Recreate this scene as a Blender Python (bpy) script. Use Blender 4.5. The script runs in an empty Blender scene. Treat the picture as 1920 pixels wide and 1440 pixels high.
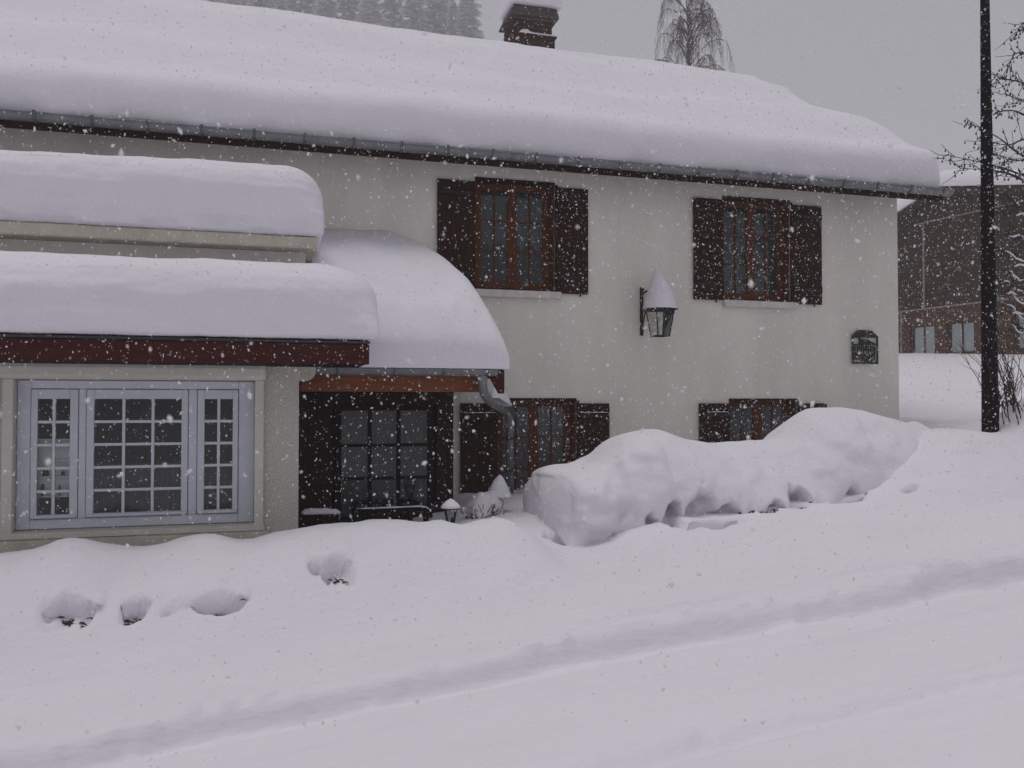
import bpy, bmesh, math, random
import numpy as np
from mathutils import Vector, Matrix

random.seed(7)
rng = np.random.default_rng(11)
R = math.radians
scene = bpy.context.scene
col = scene.collection

# ------------------------------------------------------------------ camera
F_PX, YAW, PITCH = 1600.0, R(16), math.atan(37 / 1600)
EYE = Vector((0.0, -10.0, 1.6))
cam_data = bpy.data.cameras.new('camera')
cam_data.sensor_width = 36.0
cam_data.lens = 36.0 * F_PX / 1920.0
cam_data.clip_start = 0.05
cam_data.clip_end = 2000.0
cam_data.dof.use_dof = True
cam_data.dof.focus_distance = 10.0
cam_data.dof.aperture_fstop = 3.2
cam = bpy.data.objects.new('camera', cam_data)
col.objects.link(cam)
cam.location = EYE
cam.rotation_euler = (R(90) + PITCH, 0, -YAW)
scene.camera = cam

# ------------------------------------------------------------------ sky, sun, exposure
SUN_EL, SUN_AZ = R(80), R(300)      # azimuth clockwise from +y
world = bpy.data.worlds.new('World')
scene.world = world
world.use_nodes = True
wn, wl = world.node_tree.nodes, world.node_tree.links
wn.clear()
sky = wn.new('ShaderNodeTexSky')
sky.sky_type = 'NISHITA'
sky.sun_disc = False
sky.sun_elevation = SUN_EL
sky.sun_rotation = SUN_AZ
sky.air_density = 1.0
sky.dust_density = 6.0
hs = wn.new('ShaderNodeHueSaturation')
hs.inputs['Saturation'].default_value = 0.25
mx = wn.new('ShaderNodeMix')
mx.data_type = 'RGBA'
mx.inputs['Factor'].default_value = 0.86
mx.inputs['B'].default_value = (2.90, 2.89, 3.18, 1)     # even cloud cover
bg = wn.new('ShaderNodeBackground')
bg.inputs['Strength'].default_value = 0.1
wo = wn.new('ShaderNodeOutputWorld')
wl.new(sky.outputs['Color'], hs.inputs['Color'])
wl.new(hs.outputs['Color'], mx.inputs['A'])
wl.new(mx.outputs['Result'], bg.inputs['Color'])
wl.new(bg.outputs['Background'], wo.inputs['Surface'])

sun_data = bpy.data.lights.new('sun', 'SUN')
sun_data.energy = 0.96
sun_data.angle = R(30)
sun_data.color = (1.0, 0.97, 0.95)
sun = bpy.data.objects.new('sun', sun_data)
col.objects.link(sun)
sun_dir = Vector((math.sin(SUN_AZ) * math.cos(SUN_EL), math.cos(SUN_AZ) * math.cos(SUN_EL), math.sin(SUN_EL)))
sun.rotation_euler = sun_dir.to_track_quat('Z', 'Y').to_euler()

scene.view_settings.view_transform = 'Standard'
scene.view_settings.look = 'None'
scene.view_settings.exposure = 0.13
scene.view_settings.gamma = 1.0
scene.render.engine = 'CYCLES'
scene.cycles.use_denoising = True
scene.cycles.max_bounces = 7
scene.cycles.diffuse_bounces = 3
scene.cycles.glossy_bounces = 2
scene.cycles.transparent_max_bounces = 10
scene.cycles.volume_bounces = 1

# ------------------------------------------------------------------ helpers
_fw = Vector((math.sin(YAW) * math.cos(PITCH), math.cos(YAW) * math.cos(PITCH), math.sin(PITCH)))
_rt = Vector((math.cos(YAW), -math.sin(YAW), 0))
_up = _rt.cross(_fw)
def ray(px, py): return _fw + _rt * ((px - 960) / F_PX) - _up * ((py - 720) / F_PX)
def at(px, py, Y):                                     # measured point of the photograph on the vertical plane y = Y
    d = ray(px, py); return EYE + d * ((Y - EYE.y) / d.y)
def dep(px, py, dist): return EYE + ray(px, py) * dist

OFF = {}                                               # world offset of each parent
def link(o, parent=None, base=(0, 0, 0)):
    col.objects.link(o)
    b = Vector(base)
    if parent is not None:
        o.parent = parent
        o.location = b - OFF[parent]
    else:
        o.location = b
    OFF[o] = b
    return o
def tag(o, label, cat, group=None):
    o['label'] = label; o['category'] = cat
    if group: o['group'] = group
    return o
def empty(name, loc, label=None, cat=None, group=None, parent=None):
    o = bpy.data.objects.new(name, None); o.empty_display_size = 0.2
    link(o, parent, loc)
    if label: tag(o, label, cat, group)
    return o

def h3(ix, iy, iz, seed):
    n = (ix.astype(np.int64) * 374761393 + iy.astype(np.int64) * 668265263 + iz.astype(np.int64) * 2147483647 + seed * 974711) & 0xffffffff
    n = ((n ^ (n >> 13)) * 1274126177) & 0xffffffff
    n = (n ^ (n >> 16)) & 0xffff
    return n / 32767.5 - 1.0
def vnoise(x, y, z=0.0, seed=0):
    x, y, z = np.broadcast_arrays(np.asarray(x, float), np.asarray(y, float), np.asarray(z, float))
    ix, iy, iz = np.floor(x).astype(np.int64), np.floor(y).astype(np.int64), np.floor(z).astype(np.int64)
    fx, fy, fz = x - ix, y - iy, z - iz
    fx, fy, fz = [f * f * f * (f * (f * 6 - 15) + 10) for f in (fx, fy, fz)]
    r = 0
    for a in (0, 1):
        for b in (0, 1):
            for c in (0, 1):
                w = (fx if a else 1 - fx) * (fy if b else 1 - fy) * (fz if c else 1 - fz)
                r = r + w * h3(ix + a, iy + b, iz + c, seed)
    return r
def fbm(x, y, z=0.0, octv=3, seed=0):
    r, a = 0, 1.0
    for i in range(octv):
        r = r + a * vnoise(x * 2 ** i, y * 2 ** i, np.asarray(z) * 2 ** i, seed + i * 17); a *= 0.5
    return r
def sstep(a, b, x):
    t = np.clip((x - a) / (b - a), 0, 1); return t * t * (3 - 2 * t)

def np_mesh(name, V, Fq, smooth=True):
    V = np.asarray(V, np.float32); Fq = np.asarray(Fq, np.int32)
    me = bpy.data.meshes.new(name); k = Fq.shape[1]
    me.vertices.add(len(V)); me.vertices.foreach_set('co', V.ravel())
    me.loops.add(Fq.size); me.loops.foreach_set('vertex_index', Fq.ravel())
    me.polygons.add(len(Fq))
    me.polygons.foreach_set('loop_start', np.arange(0, Fq.size, k, dtype=np.int32))
    me.polygons.foreach_set('loop_total', np.full(len(Fq), k, np.int32))
    me.polygons.foreach_set('use_smooth', np.full(len(Fq), smooth, bool))
    me.update(calc_edges=True); me.validate()
    return me
def grid_faces(nu, nv, off=0):
    i = np.arange(nu - 1)[:, None] * nv + np.arange(nv - 1)[None, :]
    return (np.stack([i, i + nv, i + nv + 1, i + 1], -1).reshape(-1, 4) + off)

class MB:
    def __init__(s): s.v = []; s.f = []
    def add(s, vs, fs):
        n = len(s.v); s.v += [tuple(v) for v in vs]; s.f += [tuple(i + n for i in f) for f in fs]; return s
    def box(s, x0, x1, y0, y1, z0, z1):
        return s.add([(x, y, z) for x in (x0, x1) for y in (y0, y1) for z in (z0, z1)],
                     [(0, 1, 3, 2), (4, 6, 7, 5), (0, 4, 5, 1), (2, 3, 7, 6), (0, 2, 6, 4), (1, 5, 7, 3)])
    def tube(s, pts, rad, n=6, cap=True):
        pts = [Vector(p) for p in pts]
        if not hasattr(rad, '__len__'): rad = [rad] * len(pts)
        d0 = (pts[1] - pts[0]).normalized()
        a = d0.orthogonal().normalized(); vs = []
        for i, p in enumerate(pts):
            t = (pts[min(i + 1, len(pts) - 1)] - pts[max(i - 1, 0)])
            t = t.normalized() if t.length > 1e-9 else d0
            a = a - t * a.dot(t)
            a = a.normalized() if a.length > 1e-6 else t.orthogonal().normalized()
            b = t.cross(a)
            for k in range(n):
                an = 2 * math.pi * k / n
                vs.append(p + (a * math.cos(an) + b * math.sin(an)) * rad[i])
        fs = [(i * n + k, i * n + (k + 1) % n, (i + 1) * n + (k + 1) % n, (i + 1) * n + k) for i in range(len(pts) - 1) for k in range(n)]
        if cap:
            fs += [tuple(range(n - 1, -1, -1)), tuple(range((len(pts) - 1) * n, len(pts) * n))]
        return s.add(vs, fs)
    def lathe(s, prof, c=(0, 0), n=16, rot=0.0):
        vs = []; m = len(prof)
        for k in range(n):
            a = 2 * math.pi * k / n + rot
            for r, z in prof: vs.append((c[0] + r * math.cos(a), c[1] + r * math.sin(a), z))
        fs = [(k * m + i, ((k + 1) % n) * m + i, ((k + 1) % n) * m + i + 1, k * m + i + 1) for k in range(n) for i in range(m - 1)]
        return s.add(vs, fs)
    def prism(s, poly, axis, a, b):                    # poly in the two other axes
        def mk(p, t): return {0: (t, p[0], p[1]), 1: (p[0], t, p[1]), 2: (p[0], p[1], t)}[axis]
        n = len(poly)
        return s.add([mk(p, a) for p in poly] + [mk(p, b) for p in poly],
                     [tuple(range(n))] + [tuple(range(2 * n - 1, n - 1, -1))] + [(i, i + n, (i + 1) % n + n, (i + 1) % n) for i in range(n)])
    def build(s, name, mat, parent=None, base=None, smooth=False, bevel=0.0, kind=None):
        b = Vector(base) if base is not None else (OFF[parent] if parent is not None else Vector((0, 0, 0)))
        me = bpy.data.meshes.new(name)
        me.from_pydata([(v[0] - b.x, v[1] - b.y, v[2] - b.z) for v in s.v], [], s.f)
        bm = bmesh.new(); bm.from_mesh(me)
        bmesh.ops.remove_doubles(bm, verts=bm.verts, dist=1e-5)
        bmesh.ops.recalc_face_normals(bm, faces=bm.faces)
        if bevel: bmesh.ops.bevel(bm, geom=list(bm.edges), offset=bevel, segments=1, affect='EDGES', clamp_overlap=True)
        for f in bm.faces: f.smooth = smooth
        bm.to_mesh(me); bm.free()
        me.materials.append(mat)
        o = bpy.data.objects.new(name, me)
        link(o, parent, b)
        if kind: o['kind'] = kind
        return o

_pc = {}
def piece(name, c, d, mat, parent, bevel=0.004, rot=None):     # bevelled block, mesh data shared between alike pieces
    key = (name, tuple(round(q, 4) for q in d), mat.name, bevel)
    if key not in _pc:
        me = bpy.data.meshes.new(name)
        bm = bmesh.new(); bmesh.ops.create_cube(bm, size=1.0)
        for v in bm.verts: v.co = Vector((v.co.x * d[0], v.co.y * d[1], v.co.z * d[2]))
        if bevel: bmesh.ops.bevel(bm, geom=list(bm.edges), offset=min(bevel, min(d) * .3), segments=1, affect='EDGES')
        bm.to_mesh(me); bm.free(); me.materials.append(mat); _pc[key] = me
    o = bpy.data.objects.new(name, _pc[key])
    link(o, parent, c)
    if rot: o.rotation_euler = rot
    return o
def bxp(name, x0, x1, y0, y1, z0, z1, mat, parent, bevel=0.004):
    return piece(name, ((x0 + x1) / 2, (y0 + y1) / 2, (z0 + z1) / 2), (abs(x1 - x0), abs(y1 - y0), abs(z1 - z0)), mat, parent, bevel)

# ------------------------------------------------------------------ materials
def material(name, base, rough=0.7, var=0.15, scale=6.0, bump=0.0, bscale=40.0, metal=0.0, stretch=(1, 1, 1), spec=0.3, var2=None, s2=1.0, dark=None):
    m = bpy.data.materials.new(name); m.use_nodes = True
    n, l = m.node_tree.nodes, m.node_tree.links
    p = n['Principled BSDF']
    p.inputs['Roughness'].default_value = rough
    p.inputs['Metallic'].default_value = metal
    p.inputs['Specular IOR Level'].default_value = spec
    tc = n.new('ShaderNodeTexCoord'); mp = n.new('ShaderNodeMapping')
    mp.inputs['Scale'].default_value = stretch
    l.new(tc.outputs['Object'], mp.inputs['Vector'])
    nz = n.new('ShaderNodeTexNoise'); nz.inputs['Scale'].default_value = scale; nz.inputs['Detail'].default_value = 5; nz.inputs['Roughness'].default_value = 0.6
    l.new(mp.outputs['Vector'], nz.inputs['Vector'])
    rp = n.new('ShaderNodeMapRange')
    rp.inputs['From Min'].default_value = 0.3; rp.inputs['From Max'].default_value = 0.7
    rp.inputs['To Min'].default_value = 1 - var; rp.inputs['To Max'].default_value = 1 + var
    l.new(nz.outputs['Fac'], rp.inputs['Value'])
    vm = n.new('ShaderNodeVectorMath'); vm.operation = 'SCALE'
    vm.inputs[0].default_value = base
    l.new(rp.outputs['Result'], vm.inputs['Scale'])
    out = vm.outputs['Vector']
    if var2 is not None:
        n2 = n.new('ShaderNodeTexNoise'); n2.inputs['Scale'].default_value = s2; n2.inputs['Detail'].default_value = 4
        l.new(mp.outputs['Vector'], n2.inputs['Vector'])
        r2 = n.new('ShaderNodeMapRange'); r2.inputs['From Min'].default_value = 0.45; r2.inputs['From Max'].default_value = 0.75
        r2.inputs['To Min'].default_value = 0; r2.inputs['To Max'].default_value = 1
        l.new(n2.outputs['Fac'], r2.inputs['Value'])
        mi = n.new('ShaderNodeMix'); mi.data_type = 'RGBA'
        l.new(r2.outputs['Result'], mi.inputs['Factor']); l.new(out, mi.inputs['A']); mi.inputs['B'].default_value = (*var2, 1)
        out = mi.outputs['Result']
    l.new(out, p.inputs['Base Color'])
    if bump:
        bn = n.new('ShaderNodeTexNoise'); bn.inputs['Scale'].default_value = bscale; bn.inputs['Detail'].default_value = 4
        l.new(mp.outputs['Vector'], bn.inputs['Vector'])
        bp = n.new('ShaderNodeBump'); bp.inputs['Strength'].default_value = bump; bp.inputs['Distance'].default_value = 0.02
        l.new(bn.outputs['Fac'], bp.inputs['Height']); l.new(bp.outputs['Normal'], p.inputs['Normal'])
    return m
def glass_material(name, tint, refl=1.0):
    m = bpy.data.materials.new(name); m.use_nodes = True
    n, l = m.node_tree.nodes, m.node_tree.links
    n.clear()
    tr = n.new('ShaderNodeBsdfTransparent'); tr.inputs['Color'].default_value = (*tint, 1)
    gl = n.new('ShaderNodeBsdfGlossy'); gl.inputs['Roughness'].default_value = 0.05; gl.inputs['Color'].default_value = (refl, refl, refl, 1)
    fr = n.new('ShaderNodeFresnel'); fr.inputs['IOR'].default_value = 1.5
    ms = n.new('ShaderNodeMixShader'); o = n.new('ShaderNodeOutputMaterial')
    l.new(fr.outputs['Fac'], ms.inputs['Fac']); l.new(tr.outputs[0], ms.inputs[1]); l.new(gl.outputs[0], ms.inputs[2])
    l.new(ms.outputs[0], o.inputs['Surface'])
    return m

M = {}
M['snow'] = material('snow', (0.79, 0.772, 0.828), rough=0.75, var=0.02, scale=3.0, bump=0.35, bscale=24, spec=0.15)
M['road_snow'] = material('road_snow', (0.79, 0.773, 0.828), rough=0.75, var=0.025, scale=1.5, bump=0.45, bscale=20, spec=0.15, stretch=(0.5, 1.3, 1))
M['flake'] = material('flake', (0.97, 0.97, 0.98), rough=0.8, var=0.02, spec=0.1)
M['plaster'] = material('plaster', (0.775, 0.747, 0.68), rough=0.9, var=0.06, scale=1.3, stretch=(1.6, 1, .45), bump=0.25, bscale=55, var2=(0.70, 0.672, 0.61), s2=0.9, spec=0.1)
M['pebbledash'] = material('pebbledash', (0.655, 0.62, 0.56), rough=0.95, var=0.25, scale=70, bump=0.9, bscale=75, spec=0.1)
M['cream'] = material('cream', (0.66, 0.64, 0.575), rough=0.6, var=0.05, scale=4)
M['concrete'] = material('concrete', (0.56, 0.52, 0.43), rough=0.85, var=0.12, scale=9, bump=0.3, bscale=50)
M['shutter'] = material('shutter_wood', (0.030, 0.0090, 0.0038), rough=0.7, spec=.12, var=0.35, scale=8, stretch=(6, 6, 0.6), bump=0.15, bscale=30)
M['frame_wood'] = material('frame_wood', (0.098, 0.027, 0.006), rough=0.6, spec=.15, var=0.3, scale=7, stretch=(6, 6, 0.6))
M['dark_wood'] = material('dark_wood', (0.024, 0.0065, 0.0040), rough=0.7, spec=.12, var=0.35, scale=8, stretch=(6, 6, 0.6), bump=0.15, bscale=30)
M['red_fascia'] = material('red_fascia', (0.058, 0.0125, 0.010), rough=0.7, spec=.12, var=0.25, scale=6, stretch=(0.6, 6, 6), bump=0.1, bscale=25)
M['orange_beam'] = material('orange_beam', (0.20, 0.058, 0.016), rough=0.6, var=0.25, scale=6, stretch=(0.6, 6, 6), bump=0.1, bscale=25)
M['black_wood'] = material('black_wood', (0.009, 0.0035, 0.003), rough=0.7, spec=.1, var=0.3, scale=8)
M['zinc'] = material('zinc', (0.19, 0.20, 0.21), rough=0.5, var=0.2, scale=5, metal=0.35)
M['zinc_mid'] = material('zinc_mid', (0.10, 0.104, 0.11), rough=0.5, var=0.2, scale=8, metal=0.35)
M['zinc_dark'] = material('zinc_dark', (0.05, 0.052, 0.056), rough=0.5, var=0.2, scale=8, metal=0.4)
M['blue_frame'] = material('blue_grey_paint', (0.64, 0.67, 0.735), rough=0.5, var=0.05, scale=5)
M['blue_bar'] = material('pale_blue_paint', (0.68, 0.72, 0.77), rough=0.5, var=0.05, scale=5)
M['iron'] = material('black_iron', (0.012, 0.014, 0.014), rough=0.5, var=0.2, scale=20)
M['green_iron'] = material('green_black_iron', (0.010, 0.016, 0.014), rough=0.5, var=0.3, scale=25)
M['glass'] = glass_material('window_glass', (0.95, 0.97, 0.98), .6)
M['lamp_glass'] = glass_material('lantern_glass', (0.88, 0.88, 0.86), .35)
M['curtain'] = material('net_curtain', (0.065, 0.072, 0.078), rough=0.9, var=0.15, scale=9, stretch=(8, 8, 0.4))
M['grey_curtain'] = material('grey_curtain', (0.026, 0.023, 0.025), rough=0.9, var=0.2, scale=9, stretch=(8, 8, 0.4))
M['half_curtain'] = material('half_curtain', (0.10, 0.092, 0.098), rough=0.9, var=0.2, scale=9, stretch=(8, 8, 0.4))
M['room'] = material('dark_backing', (0.025, 0.015, 0.018), rough=0.9, var=0.3, scale=3)  # near-black, the gloom of the rooms is put into the colour
M['white_board'] = material('white_board', (0.80, 0.86, 0.84), rough=0.5, var=0.04, scale=5)
M['brick'] = material('brick', (0.055, 0.024, 0.019), rough=0.9, var=0.35, scale=5, bump=0.3, bscale=60)
M['mortar'] = material('mortar', (0.16, 0.12, 0.10), rough=0.95, var=0.2, scale=20)
M['slab_dark'] = material('dark_slab', (0.085, 0.075, 0.07), rough=0.9, var=0.3, scale=12)
M['bark'] = material('bark', (0.045, 0.035, 0.032), rough=0.9, var=0.3, scale=20)
M['twig'] = material('twig', (0.055, 0.036, 0.028), rough=0.9, var=0.3, scale=20)
M['birch'] = material('birch_twig', (0.11, 0.09, 0.085), rough=0.9, var=0.3, scale=10)
M['needle'] = material('hazed_needles', (0.20, 0.21, 0.21), rough=0.9, var=0.35, scale=1.2)  # frosted needles, greyed further: distance haze is put into their colour
M['chalet_wood'] = material('chalet_wood', (0.040, 0.023, 0.013), rough=0.8, var=0.3, scale=4, stretch=(0.5, 6, 6))
M['chalet_red'] = material('chalet_red', (0.082, 0.036, 0.020), rough=0.8, var=0.25, scale=4, stretch=(0.5, 6, 6))
M['chalet_trim'] = material('chalet_trim', (0.24, 0.19, 0.17), rough=0.8, var=0.2, scale=6)
M['chalet_pane'] = material('chalet_pane_curtain', (0.40, 0.41, 0.42), rough=0.8, var=0.35, scale=5)
M['pole'] = material('pole_paint', (0.006, 0.004, 0.004), rough=0.75, spec=.08, var=0.3, scale=14)
M['soil'] = material('soil', (0.10, 0.075, 0.055), rough=0.95, var=0.4, scale=14)
M['post_white'] = material('post_paint', (0.62, 0.59, 0.55), rough=0.8, var=0.12, scale=8)
M['bulb'] = material('bulb_glass', (0.75, 0.75, 0.72), rough=0.2, var=0.05)
SNOW = M['snow']

# ------------------------------------------------------------------ ground
CX = np.array([-40, -9, -7.2, -6.1, -5.0, -4.1, -3.2, -2.6, -2.2, -1.8, -1.67, -1.36, -1.1, -.95, -.77, -.61, -.44, -.27, -.09, .04, .4, .81, 1.15, 1.37, 1.54, 1.86, 2.06, 2.25, 2.61, 2.9, 3.2, 3.6, 4.2, 4.8, 5.3, 5.7, 6.1, 6.45, 6.85, 7.05, 7.18, 7.32, 7.6, 8.14, 8.8, 10, 14, 40])
CZ = np.array([-3, .10, .22, .35, .26, .42, .35, .50, .46, .53, .54, .62, .54, .52, .53, .58, .62, .58, .55, .60, .64, .66, .655, .67, .61, .67, .57, .38, .34, .44, .57, .60, .63, .69, .75, .90, 1.19, 1.37, 1.36, 1.33, 1.33, 1.43, 1.69, 1.78, 1.8, 1.75, 2.0, 5.0])
YX = np.array([-40, 2.0, 2.6, 3.2, 5.4, 6.2, 40]); YC = np.array([-3.2, -3.2, -3.05, -2.95, -2.95, -2.9, -2.9])
ZX = np.array([-40, -9, -2, 1.3, 1.8, 2.2, 2.9, 3.6, 5, 8, 9, 40]); ZY = np.array([-3.5, -.3, .30, .38, .47, .53, .54, .6, .85, 1.15, 1.36, 4.5])
HOLES = []      # (x, y, rx, ry, depth)
def softclip(x): return np.where(x > 35, 35 + 12 * np.tanh((x - 35) / 12), np.where(x < -25, -25 + 12 * np.tanh((x + 25) / 12), x))
def smooth_interp(x, xs, ys):
    return (np.interp(x - .09, xs, ys) + np.interp(x - .045, xs, ys) + np.interp(x, xs, ys) * 2 + np.interp(x + .045, xs, ys) + np.interp(x + .09, xs, ys)) / 6
def ground_z(x, y):
    X = softclip(x)
    road = 0.10 * X
    zc = smooth_interp(x, CX, CZ)
    zc = np.where(np.abs(x) > 38, road + .4, zc)
    yc = smooth_interp(x, YX, YC)
    zy = smooth_interp(x, ZX, ZY)
    zy = np.where(np.abs(x) > 38, road + .45, zy)
    ys = np.clip(y, None, 175)
    hill = .078 * np.maximum(0, ys) + .042 * np.maximum(0, ys - 14) + .31 * np.maximum(0, ys - 22) * sstep(125, 30, x) + .03 * np.maximum(0, ys - 22)
    yf = -4.45 + .12 * np.sin(x * 1.1) + .10 * vnoise(x * .9, 0.0, 0, 3)
    t1 = np.clip((y - yf) / (yc - yf), 0, 1)
    t1 = t1 * t1 * (3 - 2 * t1); t1 = t1 ** 0.85
    front = road + (zc - road) * t1
    t2 = sstep(0.0, 0.95, y - yc)
    z = front * (1 - t2) + (zy + hill) * t2
    # road: packed, with wheel ruts and plough lines running along it
    wob = .05 * vnoise(x * .35, 1.7, 0, 5) + .015 * vnoise(x * 2.1, 4.0, 0, 6)
    yy = y + wob
    rw = sstep(-4.2, -4.7, y)
    for c, w, d in ((-5.30, .12, .035), (-5.50, .05, -.018), (-4.86, .045, .022), (-5.72, .045, .024), (-5.95, .03, .010), (-6.38, .17, .040), (-6.62, .06, -.016), (-6.08, .05, .008),
                    (-6.95, .05, .007), (-4.62, .035, .008), (-7.5, .18, .03), (-8.6, .18, .03)):
        br = 1.25 + .6 * vnoise(x * .8, c * 7, 0, 9)
        z = z - rw * d * br * np.exp(-((yy - c) / w) ** 2)
    near = sstep(30, 14, np.abs(x) + np.abs(y))
    e1 = -5.24 + .05 * vnoise(x * 1.3, 8.0, 0, 61) + .02 * vnoise(x * 5, 8.0, 0, 62)
    e2 = -6.46 + .05 * vnoise(x * 1.1, 9.0, 0, 63) + .02 * vnoise(x * 5, 9.0, 0, 64)
    z = z + rw * (.095 * (sstep(-.045, .03, yy - e1) - 1) + .045 * np.exp(-((yy - e1 - .10) / .08) ** 2) - .065 * sstep(.04, -.07, yy - e2) + .022 * np.exp(-((yy - e2 - .08) / .06) ** 2))
    crumb = np.maximum(0, vnoise(x * 11, y * 13, 0, 65) - .35) * (np.exp(-((yy - e1 - .02) / .16) ** 2) + .6 * np.exp(-((yy - e2) / .14) ** 2) + .12)
    z = z + near * rw * .055 * crumb
    # fine plough lines
    z = z + near * rw * .015 * vnoise(x * .30, yy * 12, 0, 21) * (.6 + .6 * vnoise(x * .3, yy * .8, 0, 22)) + near * rw * .009 * fbm(x * 1.2, yy * 4, 0, 3, 23)
    bk = sstep(-4.6, -3.9, y)
    z = z + near * bk * (.022 * (1 + 1.3 * sstep(5, 6.5, x)) * fbm(x * 1.6, y * 1.6, 0, 3, 31) + .005 * fbm(x * 9, y * 9, 0, 2, 37))
    z = z + (1 - near) * .25 * fbm(x * .12, y * .12, 0, 3, 41) * sstep(8, 40, y)
    for hx, hy, rx, ry, d in HOLES:
        m_ = (np.abs(x - hx) < rx * 1.6) & (np.abs(y - hy) < ry * 1.6)
        if m_.any():
            xa, ya = x[m_], y[m_]
            q = ((xa - hx) / rx) ** 2 + ((ya - hy) / ry) ** 2
            q = q * (1 + .5 * vnoise(xa * 7, ya * 7, 0, 51))
            dd = d * sstep(1.05, .40, q) * (.50 + .80 * np.clip((ya - hy) / ry * .6 + .4, 0, 1)) + .018 * sstep(1.0, .6, q) * fbm(xa * 16, ya * 16, 0, 2, 53)
            z[m_] = z[m_] - dd
    return z
# hollows in the snow bank where the buried planting shows, placed where the photograph shows them
def first_hit(px, py):
    t = np.arange(3.5, 14, .01); d = ray(px, py)
    x, y, z = EYE.x + d.x * t, EYE.y + d.y * t, EYE.z + d.z * t
    k = int(np.argmax(z < ground_z(x, y))); return x[k], y[k], z[k], t[k]
for px, py, w, h, dp_ in ((135, 1146, 100, 42, .11), (252, 1144, 50, 36, .11), (330, 1140, 60, 14, .05), (412, 1128, 100, 30, .13), (598, 1060, 40, 26, .08), (632, 1066, 60, 40, .12),
                          (1212, 975, 34, 30, .07), (1262, 978, 46, 36, .08), (1335, 978, 110, 36, .10), (1440, 958, 44, 24, .05), (1490, 948, 60, 26, .06), (1590, 938, 90, 24, .08),
                          (1042, 1008, 40, 44, .12), (1108, 1010, 60, 34, .13), (1705, 918, 40, 16, .05)):
    hx, hy, hz_, ht = first_hit(px, py)
    HOLES.append((hx, hy, w / 2 / F_PX * ht, h / F_PX * ht * 1.0, dp_ * 1.05))
def axis(lo, hi, step, far, n):
    g = np.geomspace(1, far, n) - 1
    return np.concatenate([(lo - g[1:])[::-1], np.arange(lo, hi, step), hi + g])
gxs = axis(-4.0, 10.0, .025, 500, 48)
gys = axis(-9.2, 0.2, .022, 500, 48)
GXX, GYY = np.meshgrid(gxs, gys, indexing='ij')
GZ = ground_z(GXX, GYY)
GYD = GYY.copy()
for hx, hy, rx, ry, d in HOLES:                       # the snow above each hollow hangs forward over it
    q_ = np.clip(1 - ((GXX - hx) / (rx * 1.05)) ** 2, 0, 1)
    yr = hy + ry * .80 * np.sqrt(q_); dl = GYY - yr
    GYD = GYD - .60 * d * sstep(0, .25, q_) * (1 + .5 * vnoise(GXX * 9, GYY * 3, 0, 54)) * np.where(dl > 0, np.exp(-(dl / .13) ** 2), np.exp(-(dl / .022) ** 2))
gme = np_mesh('snowy_ground', np.stack([GXX, GYD, GZ], -1).reshape(-1, 3), grid_faces(len(gxs), len(gys)))
gme.materials.append(M['road_snow'])
gobj = bpy.data.objects.new('snowy_ground', gme); link(gobj); gobj['kind'] = 'structure'
def gz(x, y):                                         # height of the ground mesh at a point
    i = min(max(int(np.searchsorted(gxs, x)) - 1, 0), len(gxs) - 2); j = min(max(int(np.searchsorted(gys, y)) - 1, 0), len(gys) - 2)
    a = (x - gxs[i]) / (gxs[i + 1] - gxs[i]); b = (y - gys[j]) / (gys[j + 1] - gys[j])
    return float((GZ[i, j] * (1 - b) + GZ[i, j + 1] * b) * (1 - a) + (GZ[i + 1, j] * (1 - b) + GZ[i + 1, j + 1] * b) * a)

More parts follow.
